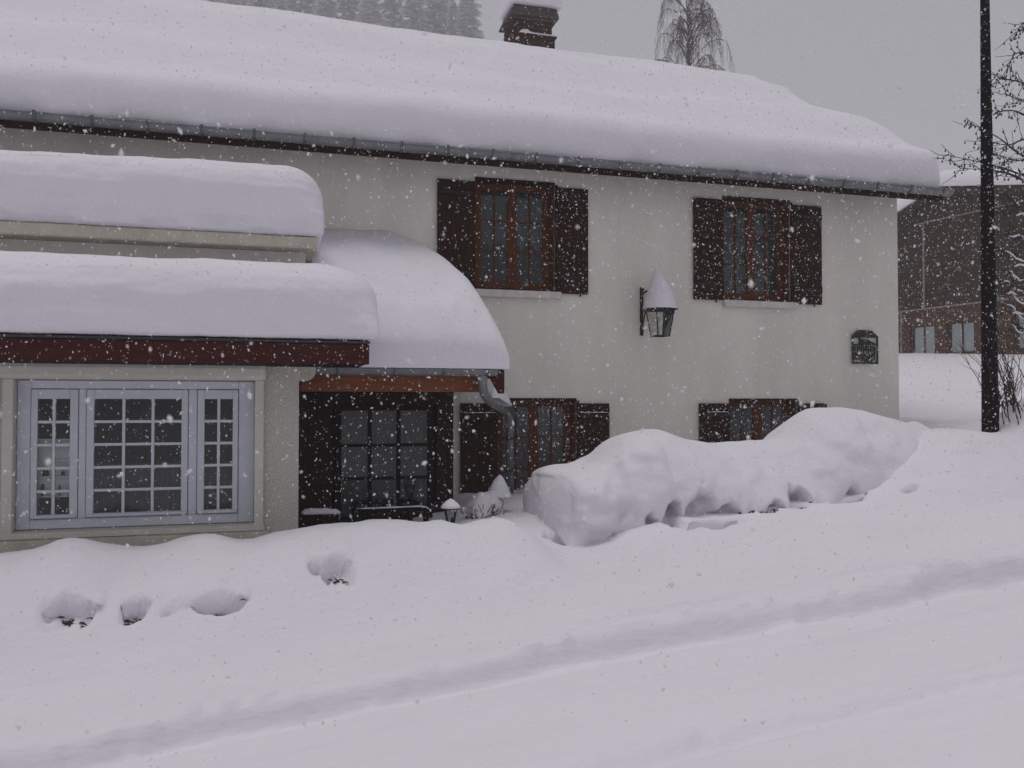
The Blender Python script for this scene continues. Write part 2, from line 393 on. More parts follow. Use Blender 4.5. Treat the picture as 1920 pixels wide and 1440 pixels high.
# ------------------------------------------------------------------ snow slabs
def cube_surface(nx, ny, nz):
    V, Fs, off = [], [], 0
    for ax in range(3):
        for sg in (-1, 1):
            n = [nx, ny, nz]; a, b = [k for k in range(3) if k != ax]
            u = np.linspace(-1, 1, n[a]); v = np.linspace(-1, 1, n[b])
            U, W = np.meshgrid(u, v, indexing='ij')
            P = np.zeros((n[a], n[b], 3)); P[..., a] = U; P[..., b] = W; P[..., ax] = sg
            V.append(P.reshape(-1, 3)); Fs.append(grid_faces(n[a], n[b], off)); off += n[a] * n[b]
    V = np.concatenate(V); Fs = np.concatenate(Fs)
    key = np.round(V * 1e5).astype(np.int64)
    _, idx, inv = np.unique(key, axis=0, return_index=True, return_inverse=True)
    return V[idx], inv.ravel()[Fs]
def snow_slab(name, x0, x1, y0, y1, z0, z1, rx, ry, rt, rb, seed, label, fn=None, amp=.02, step=.05, fine=.006):
    """rounded block of lying snow: rx/ry corner radii in plan, rt/rb radius of the top and bottom edge"""
    nx, ny, nz = [max(6, int((b - a) / step)) for a, b in ((x0, x1), (y0, y1), (z0, z1))]
    nx = min(nx, 320)
    P, Fs = cube_surface(nx, ny, nz)
    h = np.array([(x1 - x0) / 2, (y1 - y0) / 2, (z1 - z0) / 2]); c = np.array([(x1 + x0) / 2, (y1 + y0) / 2, (z1 + z0) / 2])
    Q = P * h
    rz = rb + (rt - rb) * sstep(-1.0, .35, P[:, 2])
    rxy = rb / max(rt, 1e-3) + (1 - rb / max(rt, 1e-3)) * sstep(-1.0, .35, P[:, 2])
    rr = np.stack([np.full(len(Q), rx) * rxy, np.full(len(Q), ry) * rxy, rz], -1)
    rr = np.minimum(rr, h * .98)
    inner = np.clip(Q, -(h - rr), h - rr)
    d = (Q - inner) / rr
    ln = np.linalg.norm(d, axis=1, keepdims=True); mxd = np.abs(d).max(1, keepdims=True)
    d2 = np.where(ln > 1e-9, d / np.maximum(ln, 1e-9) * mxd, 0)
    V = inner + d2 * rr + c
    V[:, 2] += np.where(P[:, 2] > -.9, 1, 0) * amp * fbm(V[:, 0] * 1.1, V[:, 1] * 1.4, V[:, 2] * .6, 3, seed)
    side = np.where(np.abs(P[:, 2]) < .97, 1, .3)
    V[:, 1] += side * (amp * .6 * fbm(V[:, 0] * 1.5, V[:, 2] * 5, 2.0, 3, seed + 3) + fine * fbm(V[:, 0] * 9, V[:, 2] * 14, V[:, 1] * 9, 2, seed + 5))
    V[:, 2] += fine * .6 * fbm(V[:, 0] * 10, V[:, 1] * 10, V[:, 2] * 10, 2, seed + 7)
    if fn is not None: V = fn(V)
    b = np.array([c[0], V[:, 1].mean(), V[:, 2].min()])
    me = np_mesh(name, V - b, Fs)
    me.materials.append(SNOW)
    bm = bmesh.new(); bm.from_mesh(me); bmesh.ops.recalc_face_normals(bm, faces=bm.faces); bm.to_mesh(me); bm.free()
    o = bpy.data.objects.new(name, me); link(o, None, b)
    tag(o, label, 'snow')
    return o

# ------------------------------------------------------------------ main house
WX0, WX1 = -7.0, 8.51
EAVE_Y, EAVE_Z, RIDGE_Y, RIDGE_Z = -.50, 4.50, 3.5, 7.02
house = empty('house', (2.0, 0, 0), 'cream plastered house with brown shutters under a deep snowy roof', 'house')
WIN = [(2.40, 3.42, 2.975, 4.34), (5.75, 6.77, 2.955, 4.34), (2.68, 3.70, 0.30, 1.665), (5.83, 6.86, 0.30, 1.665)]
def wall_with_openings(name, x0, x1, z0, z1, yf, th, ops, mat, parent):
    xs_ = sorted({x0, x1, *[o[0] for o in ops], *[o[1] for o in ops]}); zs_ = sorted({z0, z1, *[o[2] for o in ops], *[o[3] for o in ops]})
    mb = MB()
    for i in range(len(xs_) - 1):
        for j in range(len(zs_) - 1):
            cx, cz = (xs_[i] + xs_[i + 1]) / 2, (zs_[j] + zs_[j + 1]) / 2
            if any(o[0] < cx < o[1] and o[2] < cz < o[3] for o in ops): continue
            for y in (yf, yf + th):
                mb.add([(xs_[i], y, zs_[j]), (xs_[i + 1], y, zs_[j]), (xs_[i + 1], y, zs_[j + 1]), (xs_[i], y, zs_[j + 1])], [(0, 1, 2, 3)])
    for a, b, c, d in list(ops) + [(x0, x1, z0, z1)]:
        for p, q in (((a, c), (b, c)), ((b, c), (b, d)), ((b, d), (a, d)), ((a, d), (a, c))):
            mb.add([(p[0], yf, p[1]), (q[0], yf, q[1]), (q[0], yf + th, q[1]), (p[0], yf + th, p[1])], [(0, 1, 2, 3)])
    return mb.build(name, mat, parent)
wall_with_openings('front_wall', WX0, WX1, -1.0, 4.78, 0.0, .28, WIN, M['plaster'], house)
gab = [(.285, -1), (6.7, -1), (6.98, -1), (6.98, 4.70), (RIDGE_Y, RIDGE_Z - .14), (.285, 4.80)]
for x in (WX0, WX1 - .28):
    MB().prism(gab, 0, x, x + .28).build('gable_wall', M['plaster'], house)
MB().box(WX0 + .29, WX1 - .29, 6.7, 6.975, -1, 4.70).build('back_wall', M['plaster'], house)
roof = MB()
ang = math.atan2(RIDGE_Z - EAVE_Z, RIDGE_Y - EAVE_Y)
roof.prism([(EAVE_Y, EAVE_Z), (RIDGE_Y, RIDGE_Z), (2 * RIDGE_Y - EAVE_Y, EAVE_Z), (2 * RIDGE_Y - EAVE_Y, EAVE_Z - .10), (RIDGE_Y, RIDGE_Z - .12), (EAVE_Y, EAVE_Z - .10)], 0, WX0 - .3, 8.81)
roof = roof.build('roof', M['dark_wood'], house)
piece('fascia_board', ((WX0 + 8.81) / 2 - .15, -.515, 4.41), (8.81 - WX0 + .3, .026, .13), M['dark_wood'], house)
# gutter: open half round with a rolled lip, brackets, seams
def gutter(parent, xa, xb, y, z, r, brk, name='gutter'):
    prof = []
    for k in range(9):
        a = math.pi + math.pi * k / 8
        prof.append((y + r * math.cos(a), z + r * math.sin(a)))
    prof2 = [(y + (p[0] - y) * .9, z + (p[1] - z) * .9) for p in prof[::-1]]
    g = MB().prism(prof + prof2, 0, xa, xb)
    g.tube([(xa, y - r, z), (xb, y - r, z)], .011, 6)
    g = g.build(name, M['zinc'], parent, smooth=False)
    for x in brk:
        bb = MB()
        for k in range(7):
            a = math.pi * (.93 + 1.0 * k / 6)
            a2 = math.pi * (.93 + 1.0 * (k + 1) / 6)
            rr = r + .004
            bb.add([(x - .014, y + rr * math.cos(t), z + rr * math.sin(t)) for t in (a, a2)] + [(x + .014, y + rr * math.cos(t), z + rr * math.sin(t)) for t in (a, a2)] +
                   [(x - .014, y + (rr + .006) * math.cos(t), z + (rr + .006) * math.sin(t)) for t in (a, a2)] + [(x + .014, y + (rr + .006) * math.cos(t), z + (rr + .006) * math.sin(t)) for t in (a, a2)],
                   [(0, 1, 3, 2), (4, 6, 7, 5), (0, 4, 5, 1), (2, 3, 7, 6), (0, 2, 6, 4), (1, 5, 7, 3)])
        bb.box(x - .014, x + .014, y - r - .012, y - r + .014, z - .005, z + .018)
        bb.build('gutter_bracket', M['zinc_mid'], g, base=(x, y, z))
    return g
gutter(house, WX0 - .2, 8.86, -.60, 4.475, .075, [-2.75 + .52 * k for k in range(23)])

# windows
def curtain(name, x0, x1, z0, z1, y, mat, parent, folds=9, jag=0.0, amp=.012):
    n = 60; vs = []; 
    for i in range(n + 1):
        x = x0 + (x1 - x0) * i / n
        yy = y + amp * math.sin(i / n * folds * 2 * math.pi) + amp * .4 * math.sin(i * 1.7)
        zb = z0 + jag * abs(math.sin(i / n * math.pi * 4.5)) + jag * .5 * (i % 3) / 3
        vs += [(x, yy, zb), (x, yy, z1)]
    fs = [(2 * i, 2 * i + 2, 2 * i + 3, 2 * i + 1) for i in range(n)]
    return MB().add(vs, fs).build(name, mat, parent, smooth=True)
def house_window(k, x0, x1, z0, z1):
    wy = .15                                           # set back in the reveal
    w = empty('window', ((x0 + x1) / 2, wy, z0), parent=house)
    fr = MB()
    fr.box(x0 + .002, x0 + .05, wy, wy + .07, z0 + .01, z1 - .002); fr.box(x1 - .05, x1 - .002, wy, wy + .07, z0 + .01, z1 - .002)
    fr.box(x0 + .0505, x1 - .0505, wy, wy + .07, z1 - .05, z1 - .002); fr.box(x0 + .0505, x1 - .0505, wy, wy + .07, z0 + .01, z0 + .05)
    fr.build('window_frame', M['frame_wood'], w)
    # wooden lining of the reveal, seen at the right and above
    bxp('reveal_board', x1 - .022, x1 - .003, .004, wy - .004, z0 + .006, z1 - .024, M['frame_wood'], w)
    bxp('reveal_board', x0 + .003, x0 + .022, .004, wy - .004, z0 + .006, z1 - .024, M['frame_wood'], w)
    bxp('lintel_board', x0 + .003, x1 - .003, -.022, wy - .004, z1 - .022, z1 + .004, M['dark_wood'], w)
    bxp('casing', x1 - .002, x1 + .035, -.017, -.001, z0 - .005, z1 - .024, M['shutter'], w, .001)
    xm = (x0 + x1) / 2
    for a, b in ((x0 + .054, xm - .003), (xm + .003, x1 - .054)):
        s = .055; yy = wy - .012
        sa = MB()
        sa.box(a, a + s, yy, yy + .05, z0 + .054, z1 - .054); sa.box(b - s, b, yy, yy + .05, z0 + .054, z1 - .054)
        sa.box(a + s + .0005, b - s - .0005, yy, yy + .05, z0 + .054, z0 + .125); sa.box(a + s + .0005, b - s - .0005, yy, yy + .05, z1 - .105, z1 - .054)
        sa.build('sash', M['frame_wood'], w)
        c0, c1, r0, r1 = a + s, b - s, z0 + .125, z1 - .105
        xm2 = (c0 + c1) / 2
        bxp('glazing_bar', xm2 - .011, xm2 + .011, yy + .006, yy + .034, r0, r1, M['frame_wood'], w, .002)
        for j in (1, 2):
            zz = r0 + (r1 - r0) * j / 3
            for p, q in ((c0, xm2 - .0115), (xm2 + .0115, c1)):
                bxp('glazing_bar', p, q, yy + .008, yy + .032, zz - .011, zz + .011, M['frame_wood'], w, .002)
        for i in range(2):
            for j in range(3):
                p = (c0, xm2 + .011)[i]; q = (xm2 - .011, c1)[i]
                za = r0 + (r1 - r0) * j / 3 + (.011 if j else 0); zb = r0 + (r1 - r0) * (j + 1) / 3 - (.011 if j < 2 else 0)
                bxp('pane', p, q, yy + .018, yy + .022, za, zb, M['glass'], w, 0)
    if k == 0: curtain('net_curtain', x0 + .06, x1 - .06, z0 + .52, z1 - .05, wy + .085, M['curtain'], w, 8, .10)
    elif k == 1:
        curtain('net_curtain', x0 + .06, x1 - .06, z0 + .06, z1 - .05, wy + .085, M['curtain'], w, 7)
    else: curtain('net_curtain', x0 + .06, x1 - .06, z0 + .06, z1 - .05, wy + .085, M['grey_curtain'] if k == 3 else M['curtain'], w, 8)
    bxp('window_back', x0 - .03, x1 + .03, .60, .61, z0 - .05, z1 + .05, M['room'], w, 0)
    if k < 2: bxp('sill', x0 - .01, x1 + .06, -.085, .145, z0 - .085, z0 + .004, M['post_white'], w, .006)
def shutter(x0, x1, z0, z1, ledge, flip):
    n = 4; yb = -.032
    sh = empty('shutter', ((x0 + x1) / 2, yb, z0), parent=house)
    for zz in (z0 + .16, z1 - .19):
        bxp('batten', x0 + .012, x1 - .012, yb - .034, yb - .0125, zz, zz + .075, M['shutter'], sh, .003)
    w = (x1 - x0) / n
    for i in range(n):
        piece('board', (x0 + w * (i + .5), yb, (z0 + z1) / 2), (w - .004, .024, z1 - z0), M['shutter'], sh, .004)
    hx = x1 if flip else x0
    for zz in (z0 + .195, z1 - .155):
        piece('hinge_strap', ((x0 + x1) / 2, yb - .037, zz), (x1 - x0 - .06, .005, .028), M['iron'], sh, .001)
    MB().tube([((x0 + x1) / 2 + .1, -.035, z0 - .025), ((x0 + x1) / 2 + .1, -.06, z0 - .025), ((x0 + x1) / 2 + .1, -.06, z0 + .01)], .010, 5).build('shutter_catch', M['iron'], sh)
    if ledge:
        zz = z1 - .19 + .075
        vs = []; n2 = 14; fs = []
        a, b = x0 + .02, x1 - .02
        if flip is None: a = x0 + .10
        for i in range(n2 + 1):
            x = a + (b - a) * i / n2
            h = .010 + .006 * math.sin(i * 1.9) if 0 < i < n2 else .002
            vs += [(x, yb - .036, zz), (x, yb - .026, zz + h), (x, yb - .013, zz + h * .8)]
        for i in range(n2): fs += [(3 * i, 3 * i + 3, 3 * i + 4, 3 * i + 1), (3 * i + 1, 3 * i + 4, 3 * i + 5, 3 * i + 2)]
        MB().add(vs, fs).build('ledge_snow', SNOW, sh, smooth=True)
for k, (x0, x1, z0, z1) in enumerate(WIN):
    house_window(k, x0, x1, z0, z1)
for (a, b, z0, z1, lg, fl) in ((1.93, 2.395, 2.975, 4.285, 0, 1), (3.425, 3.85, 2.965, 4.285, 0, 0), (5.31, 5.745, 2.955, 4.285, 0, 1), (6.775, 7.245, 2.945, 4.285, 0, 0),
                              (2.22, 2.675, .28, 1.605, 1, 1), (3.705, 4.13, .28, 1.605, 1, 0), (5.38, 5.825, .28, 1.605, 1, None), (6.865, 7.31, .28, 1.605, 0, 0)):
    shutter(a, b, z0, z1, lg, fl)

# chimney behind the ridge
CHY = 3.95
pl, pr_ = at(962, 70, CHY), at(1041, 70, CHY)
cx0, cx1 = pl.x, pr_.x
zled, zcap0, zcap1 = at(1000, 66, CHY).z, at(1000, 32, CHY).z, at(1000, 10, CHY).z
ch = empty('chimney', ((cx0 + cx1) / 2, CHY + .35, RIDGE_Z), parent=house)
core = MB()
core.box(cx0 + .012, cx1 - .012, CHY + .012, CHY + .70, 6.4, zled)
core.box(cx0 + .05, cx1 - .05, CHY + .05, CHY + .66, zled, zcap0 + .01)
core.build('chimney_core', M['mortar'], ch)
def brick_course(z, x0, x1, y0, odd):
    n = 4; w = (x1 - x0) / n
    for i in range(n):
        bw = w - .012
        piece('brick', (x0 + w * (i + .5), y0 + .02 + random.uniform(-.004, .004), z), (bw, .05, .058), M['brick'], ch, .004)
    m = 4; w2 = .66 / m
    for i in range(m):
        piece('brick', (x0 + .02 + random.uniform(-.004, .004), y0 + .05 + w2 * (i + .5) - (.03 if odd else 0), z), (.05, w2 - .012, .058), M['brick'], ch, .004)
z = zled - .035; i = 0
while z > zled - .42:
    brick_course(z, cx0, cx1, CHY, i % 2); z -= .07; i += 1
z = zled + .04; i = 0
while z < zcap0 - .02:
    brick_course(z, cx0 + .04, cx1 - .04, CHY + .04, i % 2); z += .07; i += 1
piece('corbel', ((cx0 + cx1) / 2, CHY + .35, zled), (cx1 - cx0 + .05, .74, .03), M['brick'], ch)
cap = MB()
o1, o2 = .06, .02
cap.add([(cx0 - o1, CHY - o1, zcap0), (cx1 + o1, CHY - o1, zcap0), (cx1 + o1, CHY + .7 + o1, zcap0), (cx0 - o1, CHY + .7 + o1, zcap0),
         (cx0 + o2, CHY + o2, zcap1), (cx1 - o2 + .06, CHY + o2, zcap1), (cx1 - o2 + .06, CHY + .7 - o2, zcap1), (cx0 + o2, CHY + .7 - o2, zcap1)],
        [(0, 1, 2, 3), (4, 5, 6, 7), (0, 1, 5, 4), (1, 2, 6, 5), (2, 3, 7, 6), (3, 0, 4, 7)])
cap.build('chimney_cap', M['slab_dark'], ch, bevel=.008)
# ------------------------------------------------------------------ roof snow
TH = .50
def to_roof(V):                                       # slab built flat (y = distance up the slope, z = thickness) then leaned on the roof
    ca, sa = math.cos(ang), math.sin(ang)
    s, n = V[:, 1], V[:, 2]
    bulge = 1.0
    y = EAVE_Y + s * ca - n * sa * .55
    z = EAVE_Z + .012 + s * sa + n * ca
    return np.stack([V[:, 0], y, z], -1)
SL = (RIDGE_Y - EAVE_Y) / math.cos(ang)
def main_fn(V):
    V = V.copy()
    s = V[:, 1]; top = sstep(.15, .45, V[:, 2])
    pull = .30 * sstep(2.45, 2.75, s) * sstep(7.9, 8.8, V[:, 0]) + .02 * vnoise(s * 3, V[:, 2] * 4, 0, 76) * sstep(8.3, 8.8, V[:, 0])
    V[:, 0] -= pull
    V[:, 2] += top * sstep(1.5, 4.4, s) * np.interp(V[:, 0], [-3, 4, 8.8], [.17, .09, .0])
    V[:, 1] -= sstep(.25, .0, s) * sstep(.22, .0, V[:, 2]) * (.02 + .03 * fbm(V[:, 0] * 3.0, 1.0, 0, 3, 78))
    # settled layers: gentle swells running along the roof
    V[:, 2] += top * (0.05 * np.sin((s - .9 + .12 * vnoise(V[:, 0] * .4, 3.0, 0, 77)) * 2.7) * sstep(.3, 1.0, s) * sstep(4.6, 3.6, s)
                      + .03 * fbm(V[:, 0] * .45, s * .9, 0, 3, 79))
    return to_roof(V)
snow_slab('roof_snow', WX0 - .3, 8.75, -.06, SL + .22, 0, TH, .16, .26, .30, .05, 3, 'thick smooth snow blanket on the main roof slope above the long gutter', main_fn, amp=.015, step=.055)
def back_fn(V):
    V = main_fn(V); V[:, 1] = 2 * RIDGE_Y + .02 - V[:, 1]; return V
snow_slab('roof_snow', WX0 - .3, 8.88, -.04, SL + .05, 0, TH - .08, .5, .4, .36, .06, 5, 'snow on the far slope of the main roof behind the ridge', back_fn, amp=.015, step=.12)
# chimney snow
snow_slab('chimney_snow', cx0 - .05, cx1 + .13, CHY - .06, CHY + .78, zcap1 + .003, zcap1 + .42, .16, .16, .22, .05, 9, 'snow cap sitting on top of the brick chimney', amp=.01, step=.04)
lm = MB(); n = 12; vs = []; fs = []
for i in range(n + 1):
    x = cx0 + .10 + (cx1 - cx0 - .06) * i / n
    h = .035 + .05 * math.exp(-((i - 2) / 1.6) ** 2) if 0 < i < n else .004
    vs += [(x, CHY - .022, zled + .016), (x, CHY - .015, zled + .016 + h * .7), (x, CHY + .01, zled + .016 + h), (x, CHY + .045, zled + .016 + h)]
for i in range(n):
    for j in range(3): fs.append((4 * i + j, 4 * i + 4 + j, 4 * i + 5 + j, 4 * i + 1 + j))
o = lm.add(vs, fs).build('ledge_snow', SNOW, None, base=(cx0 + .4, CHY, zled), smooth=True)
tag(o, 'thin strip of snow on the brick ledge halfway up the chimney', 'snow')

# ------------------------------------------------------------------ annex with the wide window
AY = -2.2
annex = empty('house_annex', (-1.0, AY, 0), 'low pebbledashed annex with red fascia and wide blue-grey window', 'building')
OX0, OX1, OZ0, OZ1 = -1.975, -.105, .56, 1.80
wall_with_openings('front_wall', WX0, .27, -1.0, 2.05, AY, .22, [(OX0, OX1, OZ0, OZ1)], M['pebbledash'], annex)
MB().box(.05, .268, AY + .222, -.003, -1.0, 2.05).build('side_wall', M['pebbledash'], annex)
MB().box(WX0, WX0 + .2, AY + .222, -.003, -1.0, 2.05).build('side_wall', M['pebbledash'], annex)
MB().box(WX0 + .21, .04, -.75, -.72, -1.0, 2.04).build('dark_backing', M['room'], annex)  # dark partition added so the room behind the panes reads unlit
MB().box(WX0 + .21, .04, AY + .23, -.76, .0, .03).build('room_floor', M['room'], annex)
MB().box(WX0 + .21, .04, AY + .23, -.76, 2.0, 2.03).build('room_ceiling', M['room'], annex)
MB().box(WX0, .34, -1.72, -.004, 2.05, 3.028).build('upper_wall', M['plaster'], annex)
sl = MB().box(WX0, .435, -1.94, -.004, 3.03, 3.145).build('roof_slab', M['concrete'], annex, bevel=.012)
lr = MB().prism([(-2.90, 2.115), (-1.725, 2.36), (-1.725, 2.30), (-2.90, 2.06)], 0, WX0, .80).build('lower_roof', M['black_wood'], annex)
piece('fascia_board', ((WX0 + .805) / 2, -2.918, 2.005), (.805 - WX0, .03, .165), M['red_fascia'], annex)
piece('eave_flashing', ((WX0 + .81) / 2, -2.925, 2.103), (.81 - WX0, .05, .022), M['zinc_dark'], annex)
for k in range(4):
    piece('soffit_board', ((WX0 + .79) / 2, -2.81 + k * .172, 1.935), (.79 - WX0, .168, .018), M['black_wood'], annex)
# roller shutter housing and its guide rails
hb = MB().prism([(AY - .11, 1.945), (AY - .002, 1.945), (AY - .002, 1.803), (AY - .085, 1.803), (AY - .125, 1.83), (AY - .13, 1.90)], 0, -2.06, -.015)
hb.build('roller_shutter_box', M['cream'], annex, bevel=.006)
bxp('guide_rail', -2.055, -1.975, AY - .06, AY - .002, .50, 1.802, M['cream'], annex, .005)
bxp('guide_rail', -.105, -.028, AY - .06, AY - .002, .50, 1.802, M['cream'], annex, .005)
bxp('sill', -2.12, .02, AY - .14, AY + .10, .40, .50, M['concrete'], annex, .012)
bxp('sill', -2.06, -.02, AY - .075, AY + .09, .502, .555, M['cream'], annex, .006)
be = MB(); pts = []
for k in range(9):
    a = -math.pi / 2 + math.pi / 2 * k / 8
    pts.append((.33 + .085 * math.cos(a), 1.89 + .085 * math.sin(a)))
be.prism([(.27, 1.93), (.27, 1.805)] + pts + [(.415, 1.93)], 1, AY + .02, AY + .2)
be.build('beam_end', M['concrete'], annex)
# the window itself
wy = AY + .05
bw = empty('wide_window', ((OX0 + OX1) / 2, wy, OZ0), parent=annex)
def xw(px): return at(px, 850, wy).x
CAS = [(xw(58), xw(146), xw(70), xw(131), 2), (xw(162), xw(352), xw(176), xw(340), 3), (xw(370), xw(446), xw(383), xw(436), 2)]
zt, zb = at(250, 748, wy).z, at(250, 960, wy).z
fr = MB()
for a, b in ((OX0 + .002, CAS[0][0] - .004), (CAS[2][1] + .004, OX1 - .002)): fr.box(a, b, wy, wy + .07, OZ0 + .004, OZ1 - .004)
fr.box(CAS[0][0] - .0035, CAS[2][1] + .0035, wy, wy + .07, OZ1 - .075, OZ1 - .004); fr.box(CAS[0][0] - .0035, CAS[2][1] + .0035, wy, wy + .07, OZ0 + .004, OZ0 + .085)
fr.build('window_frame', M['blue_frame'], bw, bevel=.006)
for a, b in ((CAS[0][1] + .004, CAS[1][0] - .004), (CAS[1][1] + .004, CAS[2][0] - .004)):
    bxp('mullion', a, b, wy - .004, wy + .062, OZ0 + .086, OZ1 - .076, M['blue_frame'], bw, .006)
for a, b, c, d, nc in CAS:
    yy = wy - .012
    z0, z1 = OZ0 + .090, OZ1 - .080
    s = MB()
    s.box(a, c, yy, yy + .05, z0, z1); s.box(d, b, yy, yy + .05, z0, z1)
    s.box(c + .0005, d - .0005, yy, yy + .05, z0, zb); s.box(c + .0005, d - .0005, yy, yy + .05, zt, z1)
    s.build('casement', M['blue_frame'], bw, bevel=.004)
    bxp('drip_rail', a + .01, b - .01, yy - .02, yy - .001, z0 + .006, z0 + .03, M['blue_frame'], bw, .004)
    hb_ = .0115
    xb = [c + (d - c) * i / nc for i in range(nc + 1)]; zz = [zb + (zt - zb) * j / 5 for j in range(6)]
    for i in range(1, nc): bxp('glazing_bar', xb[i] - hb_, xb[i] + hb_, yy + .004, yy + .036, zb, zt, M['blue_bar'], bw, .003)
    for j in range(1, 5):
        for i in range(nc):
            p = xb[i] + (hb_ + .0005 if i else 0); q = xb[i + 1] - (hb_ + .0005 if i < nc - 1 else 0)
            bxp('glazing_bar', p, q, yy + .006, yy + .034, zz[j] - hb_, zz[j] + hb_, M['blue_bar'], bw, .003)
    for i in range(nc):
        for j in range(5):
            p = xb[i] + (hb_ if i else 0); q = xb[i + 1] - (hb_ if i < nc - 1 else 0)
            bxp('pane', p, q, yy + .018, yy + .022, zz[j] + (hb_ if j else 0), zz[j + 1] - (hb_ if j < 4 else 0), M['glass'], bw, 0)
curtain('half_curtain', CAS[1][2] - .05, CAS[2][3] + .05, zb - .02, zb + (zt - zb) * .42, wy + .10, M['half_curtain'], bw, 14, 0)
curtain('side_curtain', CAS[2][2] + .12, CAS[2][3] + .1, zb - .02, zt + .05, wy + .14, M['grey_curtain'], bw, 4, 0)
bxp('curtain_rail', CAS[1][2] - .05, CAS[2][3] + .08, wy + .10, wy + .112, zb + (zt - zb) * .42, zb + (zt - zb) * .42 + .012, M['grey_curtain'], bw, 0)
# things standing in the room behind the glass
sx0, sx1 = xw(60), xw(150)
shelf = empty('shelf_unit', ((sx0 + sx1) / 2, AY + .32, .9), 'white shelf unit seen through the left panes of the wide window', 'shelf')
sz = [at(100, q, AY + .17).z for q in (930, 893, 862, 836, 824)]
for k, zq in enumerate(sz):
    bxp('shelf_board', sx0, sx1, AY + .115, AY + .30, zq - .006, zq + .006, M['white_board'], shelf, .002)
bxp('back_panel', sx0, sx1, AY + .150, AY + .158, sz[0] + .007, sz[4] - .007, M['white_board'], shelf, 0)
for xq in (sx0 - .012, sx1 + .012): bxp('side_panel', xq - .011, xq + .011, AY + .115, AY + .30, sz[0] - .35, sz[4] + .006, M['white_board'], shelf, .002)
for k, (px, w_, h_, row, mm, lb) in enumerate(((80, .045, .10, 0, 'black_wood', 'dark book lying on the lowest visible shelf behind the left panes'), (112, .02, .09, 0, 'black_wood', 'slim black bottle on the lowest visible shelf behind the left panes'),
                                   (85, .09, .045, 1, 'grey_curtain', 'grey dish on the middle shelf behind the left panes'), (118, .05, .035, 1, 'black_wood', 'small dark bowl on the middle shelf behind the left panes'))):
    x = at(px, 900, AY + .135).x; zq = sz[row] + .007
    o = MB().lathe([(.001, zq), (w_ * .25, zq), (w_ * .3, zq + h_ * .3), (w_ * .26, zq + h_ * .8), (w_ * .2, zq + h_), (.001, zq + h_)], (x, AY + .135), 12).build('bowl' if row else ('bottle' if k else 'jar'), M[mm], None, base=(x, AY + .135, zq), smooth=True)
    if k == 0: o['label'] = 'squat dark jar on the lowest visible shelf behind the left panes'; o['category'] = 'jar'
    else: tag(o, lb, ['', 'bottle', 'dish', 'bowl'][k])
# a standing lamp in the room
lx = xw(258)
fl = empty('floor_lamp', (lx, AY + .55, .03), 'dark floor lamp standing behind the middle panes of the wide window', 'lamp')
MB().tube([(lx, AY + .55, .03), (lx, AY + .55, 1.52)], .014, 8).build('stem', M['black_wood'], fl)
MB().lathe([(.001, .03), (.12, .03), (.12, .05), (.02, .06)], (lx, AY + .55), 14).build('base', M['black_wood'], fl)
MB().lathe([(.07, 1.66), (.13, 1.45), (.125, 1.45), (.065, 1.66)], (lx, AY + .55), 16).build('lamp_shade', M['grey_curtain'], fl)

# annex snow
def tier_fn(V):
    V = V.copy()
    t = sstep(3.3, 3.8, V[:, 2])
    V[:, 2] += t * (.03 * np.sin(V[:, 0] * .9 + 1) - .02 * np.maximum(0, V[:, 0] + .6))
    # layered front face, a rough broken skirt near the slab
    V[:, 1] += -.035 * np.sin(np.clip((V[:, 2] - 3.15) / .7, 0, 1) * math.pi) + .008 * vnoise(V[:, 0] * 1.2, V[:, 2] * 20, 0, 61)
    low = sstep(3.30, 3.20, V[:, 2]); V[:, 1] += low * (.03 + .03 * fbm(V[:, 0] * 6, V[:, 2] * 12, 0, 2, 63))
    return V
snow_slab('annex_top_snow', WX0, .50, -2.03, -.03, 3.148, 3.84, .36, .42, .34, .06, 13, 'deep loaf of snow on the cream concrete roof slab', tier_fn, amp=.02, step=.022)
def low_fn(V):
    V = V.copy()
    f = np.clip((V[:, 1] + 2.95) / 1.2, 0, 1)
    V[:, 2] += .245 * f * sstep(2.12, 2.12 + .2, V[:, 2] + .1) * .85
    V[:, 1] += .007 * vnoise(V[:, 0] * 1.0, V[:, 2] * 18, 0, 65) * sstep(-2.5, -2.8, V[:, 1])
    return V
snow_slab('annex_eave_snow', WX0, .90, -2.99, -1.735, 2.122, 2.72, .50, .44, .40, .07, 17, 'rounded snow bank on the annex eave above the red fascia', low_fn, amp=.02, step=.022)

# ------------------------------------------------------------------ wooden porch
PY = -1.2
porch = empty('porch', (1.1, PY, 0), 'dark wooden porch with glazed front and orange eave beam', 'porch')
PWX0, PWX1, PWZ0, PWZ1 = at(640, 780, PY).x, at(802, 780, PY).x, at(700, 968, PY).z, at(700, 770, PY).z
w = .118; x = .285
while x < 1.87:
    x2 = min(x + w, 1.885)
    for za, zb_ in (((-.4, PWZ0 - .06), (PWZ1 + .06, 1.93)) if (x2 > PWX0 - .05 and x < PWX1 + .05) else ((-.4, 1.93),)):
        bxp('board', x + .002, x2 - .002, PY + random.uniform(-.003, .003), PY + .03, za, zb_, M['dark_wood'], porch, .004)
    x += w
MB().box(1.84, 1.882, PY + .032, -.004, -.4, 2.3).build('side_wall', M['dark_wood'], porch)
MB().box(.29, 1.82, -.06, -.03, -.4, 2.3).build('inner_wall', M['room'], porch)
pw = empty('window', ((PWX0 + PWX1) / 2, PY, PWZ0), parent=porch)
fr = MB(); g = .06
fr.box(PWX0 - g, PWX0, PY - .03, PY + .05, PWZ0 - g, PWZ1 + g); fr.box(PWX1, PWX1 + g, PY - .03, PY + .05, PWZ0 - g, PWZ1 + g)
